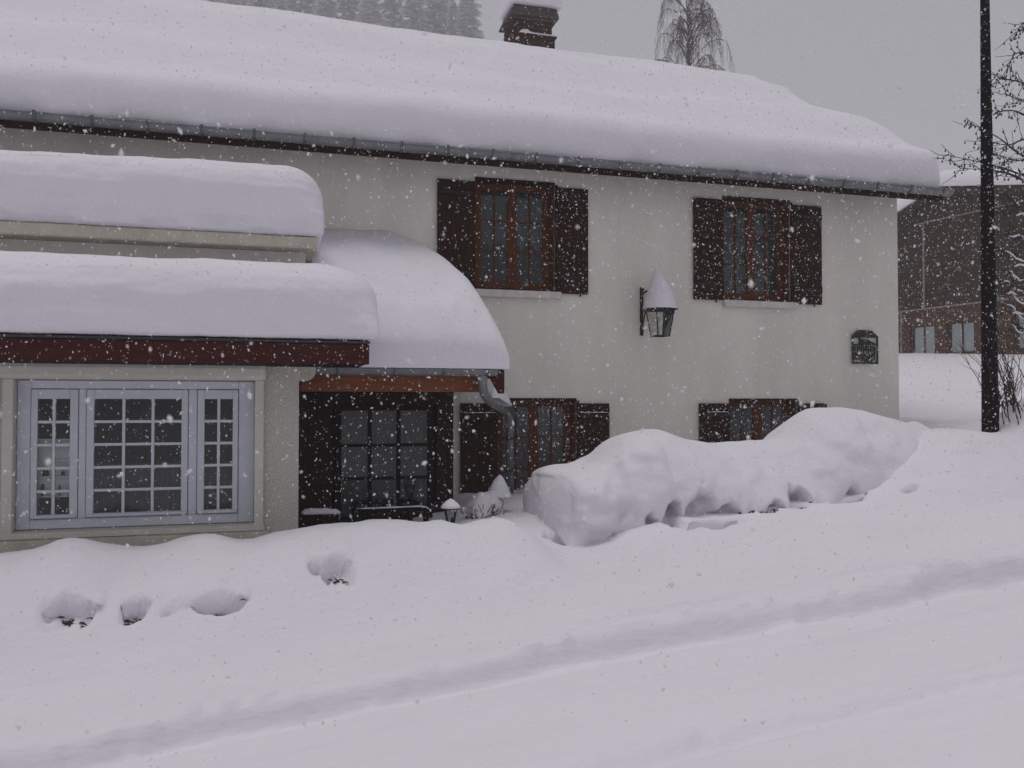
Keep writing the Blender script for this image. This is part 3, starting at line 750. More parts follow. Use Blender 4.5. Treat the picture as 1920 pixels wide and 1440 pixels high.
fr.box(PWX0 + .0005, PWX1 - .0005, PY - .03, PY + .05, PWZ1, PWZ1 + g); fr.box(PWX0 + .0005, PWX1 - .0005, PY - .03, PY + .05, PWZ0 - g, PWZ0)
fr.build('window_frame', M['black_wood'], pw, bevel=.004)
pxs = [PWX0] + [at(q, 850, PY).x for q in (693, 747)] + [PWX1]; pzs = [PWZ0] + [at(690, q, PY).z for q in (897, 835)] + [PWZ1]
for q in pxs[1:3]: bxp('glazing_bar', q - .02, q + .02, PY - .015, PY + .03, PWZ0, PWZ1, M['black_wood'], pw, .003)
for q in pzs[1:3]:
    for i in range(3):
        bxp('glazing_bar', pxs[i] + (.0205 if i else 0), pxs[i + 1] - (.0205 if i < 2 else 0), PY - .012, PY + .027, q - .016, q + .016, M['black_wood'], pw, .003)
for i in range(3):
    for j in range(3):
        bxp('pane', pxs[i] + (.02 if i else 0), pxs[i + 1] - (.02 if i < 2 else 0), PY + .004, PY + .008, pzs[j] + (.016 if j else 0), pzs[j + 1] - (.016 if j < 2 else 0), M['glass'], pw, 0)
curtain('grey_curtain', PWX0, PWX0 + (PWX1 - PWX0) * .95, PWZ0, PWZ1 - .07, PY + .09, M['grey_curtain'], pw, 10)
# roof of the porch: lean-to with a hipped end
EV = 1.93
porch_roof = MB()
porch_roof.add([(.30, -1.86, EV), (2.22, -1.86, EV), (1.25, -.005, EV + 1.0), (.30, -.005, EV + 1.0), (2.22, -.005, EV),
                (.30, -1.86, EV - .05), (2.22, -1.86, EV - .05), (.30, -.005, EV - .05), (2.22, -.005, EV - .05)],
               [(0, 1, 2, 3), (1, 4, 2), (0, 1, 6, 5), (1, 4, 8, 6), (5, 6, 8, 7), (0, 3, 7, 5), (3, 2, 4, 8, 7)])
porch_roof.build('roof', M['dark_wood'], porch)
bxp('eave_beam', .30, at(905, 720, -1.72).x, -1.76, -1.66, at(800, 735, -1.72).z, EV - .052, M['orange_beam'], porch, .006)
bb = MB().prism([(2.06, 1.93), (2.245, 1.96), (2.245, 1.70), (2.19, 1.70)], 1, -1.90, -1.86)
bb.build('barge_board', M['red_fascia'], porch)
piece('soffit_board', (1.28, -1.45, 1.868), (1.86, .36, .016), M['black_wood'], porch)
piece('wall_beam', (1.085, -1.225, 1.79), (1.60, .05, .16), M['black_wood'], porch)
gx1 = at(932, 700, -1.93).x
gutter(porch, at(560, 705, -1.93).x, gx1, -1.925, 1.925, .058, [.62, 1.15, 1.62, 2.05])
# downpipe: swan neck back to the wall, then straight down
pp = [at(905, 703, -1.92), at(905, 722, -1.90), at(908, 738, -1.80), at(918, 752, -1.45), at(934, 764, -.75), at(948, 773, -.22), at(955, 786, -.14), at(956, 800, -.12)]
def bez(pts, m=5):
    out = []
    P = [pts[0]] + list(pts) + [pts[-1]]
    for i in range(1, len(P) - 2):
        for k in range(m):
            t = k / m; p0, p1, p2, p3 = P[i - 1], P[i], P[i + 1], P[i + 2]
            out.append(.5 * ((2 * p1) + (p2 - p0) * t + (2 * p0 - 5 * p1 + 4 * p2 - p3) * t * t + (3 * p1 - p0 - 3 * p2 + p3) * t ** 3))
    return out + [pts[-1]]
dp = bez(pp) + [Vector((pp[-1].x, pp[-1].y, .35))]
dpo = MB().tube(dp, .046, 12).build('downpipe', M['zinc'], porch, smooth=True)
for zq in (at(956, 822, -.12).z, at(956, 882, -.12).z):
    MB().lathe([(.047, zq - .016), (.054, zq - .016), (.054, zq + .016), (.047, zq + .016)], (pp[-1].x, pp[-1].y), 14).build('pipe_clip', M['zinc_dark'], dpo)

# porch snow (height field over the plan, rounded over the edges)
nx, ny = 110, 100
u = np.linspace(0, 1, nx)[:, None]; v = np.linspace(0, 1, ny)[None, :]
sx = .22 + (2.27 - .22) * u + 0 * v; sy = -2.0 + (1.99) * v + 0 * u
pz = 3.62 + sy * .60; xb2 = np.interp(sy, [-2, -1.2, -.8, -.3, 0], [2.29, 2.27, 2.15, 1.93, 1.70])
k_ = 9.0
tz = pz + .11 * np.sin(np.clip((sy + 2) / 2, 0, 1) * math.pi)
bot = EV + .02 + np.minimum((sy + 1.86) * .50, (2.22 - sx) * .95); bot = np.maximum(bot, EV + .015)
def edge(d, r): return np.sqrt(np.clip(1 - (1 - np.clip(d / r, 0, 1)) ** 2, 0, 1))
ee = edge(sy + 2.0, .24) ** .9 * edge(xb2 - sx, .40) ** .9
tz = bot + (np.maximum(tz, bot + .10) - bot) * ee
tz = tz + ee * (.02 * fbm(sx * 2, sy * 2, 0, 3, 71) + .02 * fbm(sx * 8, sy * 8, 0, 3, 73) * sstep(-1.5, -1.95, sy) * sstep(.9, 1.5, sx))
py_ = sy - .07 * np.sin(np.clip(ee, 0, 1) * math.pi) * sstep(-1.7, -1.98, sy)
V = np.concatenate([np.stack([sx, py_, tz], -1).reshape(-1, 3), np.stack([sx, sy, bot - .006], -1).reshape(-1, 3)])
Fq = np.concatenate([grid_faces(nx, ny), grid_faces(nx, ny, nx * ny)[:, ::-1]])
ed = []
def idx(i, j): return i * ny + j
for i in range(nx - 1):
    ed += [(idx(i + 1, 0), idx(i, 0), idx(i, 0) + nx * ny, idx(i + 1, 0) + nx * ny), (idx(i, ny - 1), idx(i + 1, ny - 1), idx(i + 1, ny - 1) + nx * ny, idx(i, ny - 1) + nx * ny)]
for j in range(ny - 1):
    ed += [(idx(0, j), idx(0, j + 1), idx(0, j + 1) + nx * ny, idx(0, j) + nx * ny), (idx(nx - 1, j + 1), idx(nx - 1, j), idx(nx - 1, j) + nx * ny, idx(nx - 1, j + 1) + nx * ny)]
me = np_mesh('porch_snow', V - np.array([1.2, -1.0, EV]), np.concatenate([Fq, np.array(ed)]))
me.materials.append(SNOW)
o = bpy.data.objects.new('porch_snow', me); link(o, None, (1.2, -1.0, EV))
tag(o, 'steep curved hood of snow on the porch roof against the house wall', 'snow')
# snow tongue on the downpipe bend
tng = MB()
def blob(mb, c, r, n=14, m=10, seed=0, flat=-1.0, pw=1.0):
    vs, fs = [], []
    for j in range(m + 1):
        ph = -math.pi / 2 + math.pi * j / m
        for i in range(n):
            th = 2 * math.pi * i / n
            q = Vector((math.cos(ph) * math.cos(th), math.cos(ph) * math.sin(th), max(flat, math.sin(ph))))
            if pw != 1.0 and q.z > 0: q.x *= (1 - q.z) ** pw * 1.0 + .0; q.y *= (1 - q.z) ** pw
            k = 1 + .08 * math.sin(3 * th + seed) * math.cos(ph) + .05 * math.sin(5 * ph + seed)
            vs.append((c[0] + q.x * r[0] * k, c[1] + q.y * r[1] * k, c[2] + q.z * r[2] * k))
    for j in range(m):
        for i in range(n): fs.append((j * n + i, j * n + (i + 1) % n, (j + 1) * n + (i + 1) % n, (j + 1) * n + i))
    mb.add(vs, fs)
A, B = at(926, 744, -1.0), at(953, 760, -.22)
T = at(930, 733, -1.0)
vs = []; fs = []
for i in range(11):
    t = i / 10; c = A.lerp(B, t); h = max(.012, .19 * (math.sin(math.pi * (t * .85 + .12)) ** .8))
    for k in range(9):
        a = math.pi * k / 8
        vs.append((c.x - .055 * math.cos(a), c.y, c.z - .012 + h * math.sin(a)))
fs = [(i * 9 + k, i * 9 + k + 1, (i + 1) * 9 + k + 1, (i + 1) * 9 + k) for i in range(10) for k in range(8)] + [tuple(range(9)), tuple(range(90, 99))]
o = tng.add(vs, fs).build('pipe_snow', SNOW, None, base=A, smooth=True)
tag(o, 'small tongue of snow resting on the downpipe bend', 'snow')

# ------------------------------------------------------------------ wall lantern
LX, LY = 4.66, -.36
def zl(py): return at(1235, py, LY).z
z_e, z_b, z_top = zl(580), zl(630), zl(502)
lan = empty('wall_lantern', (4.60, 0, z_b), 'black iron wall lantern under a tall snow cone, between the upper windows', 'lantern')
lc = at(1238, 600, LY).x
LROT = R(-130)
hexa = lambda r, z: [Vector((lc + r * math.cos(LROT + k * math.pi / 2), LY + r * math.sin(LROT + k * math.pi / 2), z)) for k in range(4)]
r_t, r_b = .180, .115
tp, bt = hexa(r_t, z_e - .01), hexa(r_b, z_b)
for k in range(4):
    MB().tube([tp[k], bt[k]], .0075, 5).build('lantern_bar', M['iron'], lan)
    MB().add([tp[k] * .98 + Vector((lc, LY, z_e)) * .02, tp[(k + 1) % 4] * .98 + Vector((lc, LY, z_e)) * .02, bt[(k + 1) % 4], bt[k]], [(0, 1, 2, 3)]).build('pane', M['lamp_glass'], lan)
ring = MB()
for rr, zz, th in ((r_t + .004, z_e - .012, .009), (r_b + .004, z_b, .008)):
    hx = hexa(rr, zz); ring.tube(hx + [hx[0]], th, 5)
ring.build('lantern_rim', M['iron'], lan)
rf = MB().lathe([(.0, z_e + .20), (.03, z_e + .19), (.10, z_e + .09), (.225, z_e - .004), (.225, z_e - .014), (.19, z_e - .014), (.0, z_e + .15)], (lc, LY), 4, LROT).build('lantern_roof', M['iron'], lan)
MB().lathe([(.0, z_b + .01), (.022, z_b + .01), (.022, z_b + .07), (.012, z_b + .10), (.03, z_b + .15), (.034, z_b + .19), (.018, z_b + .225), (.0, z_b + .23)], (lc, LY), 12).build('bulb', M['bulb'], lan, smooth=True)
bx = 4.585
br = MB(); br.box(bx - .022, bx + .022, -.022, -.002, z_b + .03, zl(532))
br.build('wall_plate', M['iron'], lan, bevel=.004)
zz = zl(545)
sc_ = []
for k in range(14):
    a = k / 13 * 2.6 * math.pi; r = .012 + .075 * k / 13
    sc_.append(Vector((bx + .03, -.14 + r * math.cos(a), zz - .16 + r * math.sin(a))))
arm = MB().tube([(bx, -.012, zz), (bx + .02, -.16, zz + .025), (lc, LY, zz + .02), (lc, LY, z_e + .19)], .012, 6)
arm.tube(sc_, .008, 5); arm.tube([(bx, -.012, z_b + .10), (bx + .01, -.10, zz - .24), (bx + .03, -.14, zz - .16)], .009, 5)
for q in (.03, -.05): blob(arm, (bx, -.02 - abs(q), zz + .05), (.014, .014, .014), 6, 4)
arm.build('bracket_arm', M['iron'], lan)
sn = MB(); pr2 = []
Hh = z_top - z_e
for k in range(15):
    t = k / 14
    pr2.append((max(.0005, .212 * (1 - t ** 1.25) ** .78), z_e + .004 + Hh * t))
sn.lathe(pr2, (lc, LY), 18, .2)
sn.v = [(v_[0] + .012 * math.sin(9 * v_[2]) - .035 * ((v_[2] - z_e) / Hh), v_[1] + .01 * math.sin(7 * v_[2] + 1), v_[2]) for v_ in sn.v]
o = sn.build('lantern_snow', SNOW, None, base=(lc, LY, z_e), smooth=True)
tag(o, 'pointed cone of snow standing on the wall lantern', 'snow')

# ------------------------------------------------------------------ iron plaque
qx0, qx1, qz0, qz1 = 7.72, 8.145, 2.150, 2.618
pq = empty('iron_plaque', ((qx0 + qx1) / 2, -.02, qz0), 'dark cut-out iron plaque with clipped top corners on the wall by the corner', 'plaque')
W_, H_ = qx1 - qx0, qz1 - qz0
def pqx(t): return qx0 + W_ * t
def pqz(t): return qz0 + H_ * t
rim = MB()
outl = [(0, 0), (1, 0), (1, .82), (.76, .985), (.24, 1.0), (0, .84)]
inn = [(.06, .05), (.94, .05), (.94, .80), (.73, .94), (.27, .95), (.06, .82)]
for k in range(6):
    a, b = outl[k], outl[(k + 1) % 6]; c, d = inn[(k + 1) % 6], inn[k]
    rim.prism([(pqx(p[0]), pqz(p[1])) for p in (a, b, c, d)], 1, -.034, -.022)
rim.build('rim', M['green_iron'], pq)
MB().prism([(pqx(a), pqz(b)) for a, b in ((.0605, .76), (.9395, .78), (.9395, .80), (.73, .94), (.27, .95), (.0605, .82))], 1, -.033, -.023).build('roof_shape', M['green_iron'], pq)
MB().prism([(pqx(a), pqz(b)) for a, b in ((.26, .58), (.26, .80), (.33, .80), (.33, .73), (.62, .72), (.72, .67), (.93, .60), (.93, .56), (.06, .54), (.06, .585))], 1, -.032, -.0235).build('chalet_shape', M['green_iron'], pq)
rr_ = random.Random(4)
for row, (za, zb_) in enumerate(((.30, .535), (.055, .285))):
    t = .065
    while t < .92:
        wv = rr_.choice((.035, .05, .07)); 
        if t + wv > .935: break
        zz0, zz1 = za, zb_
        if rr_.random() < .35: zz0 = za + (zb_ - za) * rr_.uniform(.15, .4)
        MB().box(pqx(t), pqx(t + wv), -.031, -.0235, pqz(zz0), pqz(zz1)).build('letter_stroke', M['green_iron'], pq)
        if rr_.random() < .7:
            zc_ = za + (zb_ - za) * rr_.choice((.1, .5, .88))
            MB().box(pqx(t + wv + .001), pqx(t + wv + .030), -.030, -.024, pqz(zc_ - .02), pqz(zc_ + .035)).build('letter_stroke', M['green_iron'], pq)
        t += wv + rr_.choice((.028, .032, .036))
MB().box(pqx(.062), pqx(.938), -.0315, -.0238, pqz(.286), pqz(.299)).build('cross_bar', M['green_iron'], pq)

# ------------------------------------------------------------------ neighbouring chalet
P0 = dep(1733, 500, 24)
chal = empty('chalet', (P0.x, P0.y, 0), 'brown wooden chalet with low gable behind the street pole', 'house')
chal.rotation_euler = (0, 0, R(-81))
OFF[chal] = Vector((0, 0, 0))
def cpart(name, mb, mat, bevel=0): return mb.build(name, mat, chal, base=(0, 0, 0), bevel=bevel)
CW0, CW1, CA, CE = -4.2, 5.6, .62, .30
apex = 7.56; sl_ = .215
def rz(x): return apex - (sl_ if x > CA else .33) * abs(x - CA)
ops_ = [(-.51, .30, 2.95, 3.82), (.68, 1.50, 2.95, 3.82), (2.6, 3.5, 2.95, 3.82)]
wall_with_openings('lower_wall', CW0, CW1, .5, 4.28, 0, .3, ops_, M['chalet_red'], chal)
nb = 17; zz = 4.29
cpart('gable_core', MB().prism([(CW0, 4.29), (CW1, 4.29), (CW1, rz(CW1)), (CA, apex), (CW0, rz(CW0))], 1, .02, .3), M['chalet_wood'])
while zz < apex - .1:
    z2 = zz + .155
    xa = max(CW0, CA - (apex - z2) / .33); xb_ = min(CW1, CA + (apex - z2) / sl_)
    if xb_ - xa > .4:
        cpart('cladding_board', MB().box(xa, xb_, -.012, .018, zz + .004, z2 - .004), M['chalet_wood'], .004)
    zz = z2
cpart('trim', MB().box(-.02, .03, -.04, -.014, 4.30, 6.66), M['chalet_trim'])
cpart('trim', MB().box(-.20, CW1, -.045, -.014, 6.665, 6.70), M['chalet_trim'])
cpart('trim', MB().box(CW0, CW1, -.05, -.002, 4.24, 4.285), M['chalet_trim'])
cpart('trim', MB().box(-.80, -.75, -.04, -.002, 2.4, 4.235), M['chalet_trim'])
cpart('back_part', MB().box(CW0, CW1, .31, 9, .5, 6.2), M['chalet_wood'])
for a, b, c, d in ops_:
    wo_ = empty('window', ((a + b) / 2, .1, c), parent=chal)
    f = MB(); f.box(a, a + .05, .08, .14, c, d); f.box(b - .05, b, .08, .14, c, d); f.box(a + .051, b - .051, .08, .14, d - .05, d); f.box(a + .051, b - .051, .08, .14, c, c + .05); f.box((a + b) / 2 - .008, (a + b) / 2 + .008, .085, .135, c + .051, d - .051)
    f.build('window_frame', M['chalet_red'], wo_)
    for p, q in ((a + .05, (a + b) / 2 - .008), ((a + b) / 2 + .008, b - .05)):
        bxp('pane', p, q, .11, .114, c + .05, d - .05, M['glass'], wo_, 0)
    curtain('net_curtain', a + .05, b - .05, c + .05, d - .05, .15, M['white_board'], wo_, 6)
for sgn in (-1, 1):
    xe = CA + sgn * (5.6 if sgn > 0 else 5.4)
    cpart('roof', MB().prism([(CA, apex), (xe, rz(xe)), (xe, rz(xe) - .14), (CA, apex - .14)], 1, -.15, 9.4), M['black_wood'])
    cpart('barge_board', MB().prism([(CA, apex - .02), (xe, rz(xe) - .02), (xe, rz(xe) - .22), (CA, apex - .22)], 1, -.185, -.152), M['chalet_wood'])
vs = []
n1, n2 = 120, 14
X_ = np.linspace(CA - 5.45, CA + 5.65, n1)
prof_t = np.linspace(0, 1, n2)
Vs = []
for xq in X_:
    zbq = rz(xq) + .004; en = float(edge(np.array(min(xq - X_[0], X_[-1] - xq)), .5))
    th = (.46 + .03 * math.sin(xq * 1.7)) * max(en, .02)
    for t in prof_t:
        a = t * math.pi / 2
        Vs.append((xq, -.24 + .40 * (1 - math.cos(a)), zbq + th * math.sin(a)))
    Vs.append((xq, 9.4, zbq + th)); Vs.append((xq, 9.4, zbq)); Vs.append((xq, -.24, zbq))
me = np_mesh('chalet_snow', np.array(Vs), grid_faces(n1, n2 + 3))
me.materials.append(SNOW); o = bpy.data.objects.new('chalet_snow', me); link(o, None, (P0.x, P0.y, 0)); o.rotation_euler = (0, 0, R(-81))
tag(o, 'snow covering the low roof of the neighbouring brown chalet', 'snow')

# ------------------------------------------------------------------ hedge under snow
HX = np.array([2.50, 2.57, 2.97, 3.08, 3.19, 3.35, 3.55, 3.75, 3.92, 4.21, 4.6, 4.94, 5.02, 5.12, 5.28, 5.44, 5.65, 5.89, 6.29, 6.56, 6.9, 7.33, 7.7])
HZ = np.array([.97, .99, 1.035, 1.12, 1.23, 1.31, 1.35, 1.32, 1.26, 1.21, 1.215, 1.25, 1.31, 1.42, 1.53, 1.575, 1.56, 1.53, 1.45, 1.38, 1.41, 1.36, 1.30])
hx0, hx1 = 2.55, 6.7
nu, nv = 330, 110
uu = np.linspace(0, 1, nu)
hxs = hx0 + (hx1 - hx0) * uu
Hh_ = smooth_interp(hxs, HX, HZ)
zlip = np.interp(hxs, [2.5, 2.9, 3.1, 3.4, 4.2, 5.0, 5.6, 6.2, 6.9, 7.6], [.28, .30, .42, .58, .60, .64, .70, .76, .84, .85])
zlip = zlip + .07 * vnoise(hxs * 5.5, 2.0, 0, 93) * sstep(3.2, 3.0, hxs)
zlip = np.where(hxs > 3.1, zlip - .15 * sstep(3.0, 3.3, hxs), zlip)
cut = np.full(nu, -9.0)
for c_, w2_, cz_, sk_ in ((2.92, .10, .50, .3), (3.25, .09, .74, -.4), (3.44, .12, .80, .5), (3.72, .20, .86, .6), (3.98, .15, .80, -.5), (4.46, .16, .80, -.6), (4.72, .18, .89, -.4), (5.28, .25, .86, .7), (5.95, .12, .88, .4)):     # hollows where the snow has fallen away
    u_ = (hxs - c_) / w2_; u_ = u_ - sk_ * .35 * (1 - np.clip(u_ ** 2, 0, 1)); k2 = np.clip(1 - np.abs(u_) ** 2.2, 0, 1)
    cut = np.maximum(cut, np.where(np.abs(u_) < 1, cz_ - .045 - .30 * (1 - k2), -9))
eL = edge(hxs - hx0, .16); eR = edge(hx1 - hxs, .6)
yfr = np.interp(hxs, [3.0, 3.3, 5.5, 6.6], [.62, .78, .80, .80]) * (.80 + .20 * eL) * (.5 + .5 * eR); ybk = .75
HV = []
for i in range(nu):
    x = hxs[i]; th = np.linspace(0, math.pi, nv - 14)
    n_ = float(np.interp(x, [2.9, 3.5], [4.6, 1.9]))
    cy = np.sign(np.cos(th)) * np.abs(np.cos(th)) ** (2 / n_); cz = np.abs(np.sin(th)) ** (2 / n_)
    hgt = max(.05, (Hh_[i] - zlip[i])) * (.92 + .08 * eL[i])
    y = -2.40 - np.where(cy > 0, cy * yfr[i], cy * ybk)
    z = zlip[i] + hgt * cz
    # front leans out a little over the lip
    y = y - .05 * np.where(cy > 0, cz * (1 - cz) * 4, 0) * .6
    t_ = np.linspace(1, 0, 14, endpoint=False)[::-1]
    yi = -2.40 - yfr[i] * (.35 + .65 * t_); zi = zlip[i] + .05 * np.sin(t_ * math.pi) + .06 * (1 - t_)
    y = np.concatenate([yi, y]); z = np.concatenate([zi, z])
    HV.append(np.stack([np.full(nv, x), y, z], -1))
HV = np.stack(HV)
nzv = fbm(HV[..., 0] * 2.2, HV[..., 1] * 2.2, HV[..., 2] * 2.2, 3, 95)
up_ = (np.arange(nv) > 16)[None, :] * 1.0
lump = fbm(HV[..., 0] * 2.6, HV[..., 1] * 2.0, HV[..., 2] * 3.0, 3, 101)
frontness = sstep(-2.2, -2.9, HV[..., 1])
HV[..., 1] -= (.045 + .05 * sstep(3.4, 3.0, HV[..., 0])) * lump * frontness * up_
HV[..., 0] += .03 * fbm(HV[..., 1] * 3, HV[..., 2] * 3, 3.0, 2, 103) * sstep(2.9, 2.6, HV[..., 0])
HV[..., 2] += .02 * nzv * up_
inn_ = sstep(-.02, .11, cut[:, None] + .09 * fbm(HV[..., 0] * 5, HV[..., 2] * 5, 0, 3, 111) - HV[..., 2]) * frontness
HV[..., 1] += .17 * inn_ * (1 + .6 * vnoise(HV[..., 0] * 9, HV[..., 2] * 9, 0, 109))
HV[..., 1] += .025 * fbm(HV[..., 0] * 4, HV[..., 2] * 2.0, 1.0, 3, 97) + .05 * vnoise(HV[..., 0] * 7, HV[..., 2] * 1.2, 0, 98) * sstep(3.3, 3.0, HV[..., 0])
b0, b1 = HV[0][14].copy(), HV[0][-1].copy()
tt_ = np.linspace(0, 1, 14)[:, None]
HV[0][:14] = b1 + (b0 - b1) * tt_
for i in range(1, 14): HV[i][:14] = HV[i][:14] * (i / 14) + (HV[i][-1] + (HV[i][14] - HV[i][-1]) * tt_) * (1 - i / 14)
rings = []
for f_ in (0.0, .12, .25, .38, .5, .62, .73, .83, .91, .97):          # the near end of the hedge closes in a blunt, uneven face
    rg = HV[0].copy(); cy_, cz_ = -2.40, .62
    rg[:, 1] = cy_ + (rg[:, 1] - cy_) * f_; rg[:, 2] = cz_ + (rg[:, 2] - cz_) * f_
    rg[:, 0] = HV[0][:, 0] * f_ + (1 - f_) * HV[0][:, 0].mean() - .05 * (1 - f_ ** 4) - .03 * fbm(rg[:, 1] * 3, rg[:, 2] * 3, 0, 2, 107)
    rings.append(rg)
HV = np.concatenate([np.stack(rings), HV]); nu = len(HV)
endv = HV.reshape(-1, 3)
Fh = grid_faces(nu, nv)
me = np_mesh('snow_cover', endv - np.array([4.5, -2.4, .5]), Fh)
bm = bmesh.new(); bm.from_mesh(me); bm.verts.ensure_lookup_table()
bm.faces.new([bm.verts[(nu - 1) * nv + j] for j in range(nv - 1, -1, -1)])
bmesh.ops.recalc_face_normals(bm, faces=bm.faces)
bm.to_mesh(me); bm.free()
me.materials.append(SNOW)
hedge = empty('hedge', (4.5, -2.4, .5), 'long hedge buried under billowing snow in front of the house', 'hedge')
o = bpy.data.objects.new('snow_cover', me); link(o, hedge, (4.5, -2.4, .5))
tw = MB(); rt = random.Random(5)
for k in range(420):
    x = rt.uniform(2.62, 6.3); y = rt.uniform(-2.98, -2.2); zg = min(gz(x, y) - .05, float(np.interp(x, hxs, zlip)) - .28)
    p = Vector((x, y, zg)); d = Vector((rt.uniform(-.5, .5), rt.uniform(-.6, .2), rt.uniform(.5, 1.0))).normalized()
    pts = [p]
    for s_ in range(3):
        d = (d + Vector((rt.uniform(-.4, .4), rt.uniform(-.4, .4), rt.uniform(-.2, .2)))).normalized(); pts.append(pts[-1] + d * rt.uniform(.05, .10))
    tw.tube(pts, [.007, .006, .004, .003], 4, cap=False)
o = tw.build('branches', M['twig'], hedge, kind='stuff')
# exposed tufts of twigs in the hollows of the snow bank
def twig_tuft(px, py, wpx, n, seed, label):
    d = ray(px, py); t = 3.5
    while t < 14:
        p = EYE + d * t
        if p.z < gz(p.x, p.y): break
        t += .01
    near_h = min(HOLES, key=lambda h: (h[0] - p.x) ** 2 + (h[1] - p.y) ** 2)
    p = Vector((near_h[0], near_h[1] + near_h[3] * .15, gz(near_h[0], near_h[1] + near_h[3] * .15)))
    w_ = wpx / F_PX * t
    r_ = random.Random(seed); mb = MB()
    for k in range(n):
        x = p.x + r_.gauss(0, w_ * .26); y = p.y + r_.gauss(0, .022); z0 = gz(x, y)
        a = Vector((x, y, z0 - .005)); dd = Vector((r_.uniform(-1, 1), r_.uniform(-.5, .5), r_.uniform(-.05, .22))).normalized(); L_ = r_.uniform(.02, .06)
        mb.tube([a, a + dd * L_ * .5 + Vector((0, 0, .008)), a + dd * L_], [.006, .005, .003], 4, cap=False)
        if r_.random() < .6:                       # a shrivelled leaf
            c = a + dd * L_ * r_.uniform(.4, 1); u_ = Vector((r_.uniform(-1, 1), r_.uniform(-1, 1), r_.uniform(-.6, .6))).normalized() * r_.uniform(.010, .020); v_ = u_.orthogonal() * .6
            mb.add([c - u_, c + v_, c + u_, c - v_], [(0, 1, 2, 3)])
    o = mb.build('twig_litter', M['twig'], None, base=p, kind='stuff'); o['label'] = label; o['category'] = 'twigs'
TUFTS = [(135, 1148, 90, 'dry twigs showing in the leftmost hollow of the snow bank'), (255, 1146, 40, 'dry twigs in the narrow hollow second from the left below the wide window'),
         (415, 1128, 80, 'dry twigs in the wide hollow below the right end of the blue-grey window'), (622, 1062, 70, 'dry twigs in the lone hollow of the bank below the porch'),
         (1040, 1012, 30, 'dark twigs at the foot of the hedge corner beside the path'), (1105, 1012, 50, 'dark twigs under the block-shaped hedge end'),
         (1215, 968, 40, 'twigs in the first hollow right of the hedge end'), (1325, 958, 110, 'brown twigs in the broad hollow under the middle of the hedge'), (1465, 935, 90, 'twigs in the ring-shaped hollow below the lower right window'), (1595, 928, 70, 'twigs in the rightmost crescent hollow of the bank')]

# ------------------------------------------------------------------ lamp post
pb, ptp = dep(1857, 806, 8.8), dep(1839, 0, 8.8)
pole = empty('street_pole', (pb.x, pb.y, pb.z - .4), 'tall black tapering street pole rising from the snow at the right', 'pole')
def prad(z): return .082 - (z - pb.z) * .0085
zs_ = np.linspace(pb.z - .5, pb.z + 6.2, 24)
MB().lathe([(prad(q), q) for q in zs_] + [(.001, zs_[-1])], (pb.x, pb.y), 20).build('shaft', M['pole'], pole, smooth=True)
piece('access_hatch', (pb.x - .03, pb.y - .072, pb.z + .75), (.05, .02, .22), M['pole'], pole, .004)
MB().lathe([(prad(pb.z + 2.4), pb.z + 2.38), (prad(pb.z + 2.4) + .006, pb.z + 2.38), (prad(pb.z + 2.4) + .006, pb.z + 2.42), (prad(pb.z + 2.4), pb.z + 2.42)], (pb.x, pb.y), 20).build('collar', M['pole'], pole)
MB().tube([(pb.x, pb.y, zs_[-1] - .06), (pb.x + .1, pb.y - .5, zs_[-1] + .25), (pb.x + .15, pb.y - 1.0, zs_[-1] + .3)], .03, 8).build('arm', M['pole'], pole)
MB().lathe([(.001, zs_[-1] + .38), (.08, zs_[-1] + .36), (.16, zs_[-1] + .28), (.15, zs_[-1] + .25), (.001, zs_[-1] + .25)], (pb.x + .16, pb.y - 1.1), 14).build('lamp_head', M['pole'], pole)

# ------------------------------------------------------------------ bare tree at the right edge
def grow(mb, a, b, r0, r1, rnd, sag=.03, seg=5, jit=.02, n=5):
    pts = []
    for k in range(seg + 1):
        t = k / seg; p = a.lerp(b, t) + Vector((rnd.uniform(-jit, jit), rnd.uniform(-jit, jit), rnd.uniform(-jit, jit) - sag * math.sin(math.pi * t))) * (0 if k == 0 else 1)
        pts.append(p)
    mb.tube(pts, [r0 + (r1 - r0) * k / seg for k in range(seg + 1)], n, cap=False)
    return pts
rd = random.Random(12)
tb = dep(2010, 760, 9.3); tb.z = gz(tb.x, tb.y) - .1
bt_ = empty('bare_tree', tb, 'bare tree with budded twigs reaching in from the right edge', 'tree')
tr = MB(); T1 = dep(1998, 250, 9.4); T2 = dep(1990, -200, 9.5)
tr.tube([tb, tb.lerp(T1, .5) + Vector((.05, .02, 0)), T1, T2], [.085, .07, .055, .02], 10)
tr.build('trunk', M['bark'], bt_, smooth=True)
limbs = [((2000, 352), (1925, 330), (1855, 308), (1776, 291)), ((2000, 330), (1915, 290), (1872, 258), (1822, 232)), ((2000, 240), (1930, 165), (1895, 150), (1862, 148)),
         ((1998, 380), (1935, 345), (1880, 322), (1802, 316)), ((1998, 270), (1920, 215), (1880, 208), (1848, 222)), ((1998, 300), (1930, 262), (1890, 272), (1846, 262)),
         ((1998, 420), (1935, 352), (1900, 330), (1868, 322)), ((1996, 170), (1940, 110), (1905, 100), (1890, 128)), ((2000, 560), (1930, 500), (1905, 478), (1880, 470)), ((2000, 590), (1930, 545), (1895, 535), (1878, 528)),
         ((1998, 450), (1930, 400), (1900, 385), (1884, 392)), ((1998, 215), (1950, 190), (1915, 188), (1884, 176)), ((1998, 320), (1940, 300), (1905, 300), (1872, 290)), ((1998, 620), (1940, 590), (1910, 575), (1886, 580)), ((1998, 500), (1935, 455), (1912, 440), (1893, 436)), ((1998, 660), (1945, 630), (1915, 615), (1890, 622)), ((1998, 140), (1950, 60), (1925, 40), (1905, 60))]
lb = MB(); bud = MB()
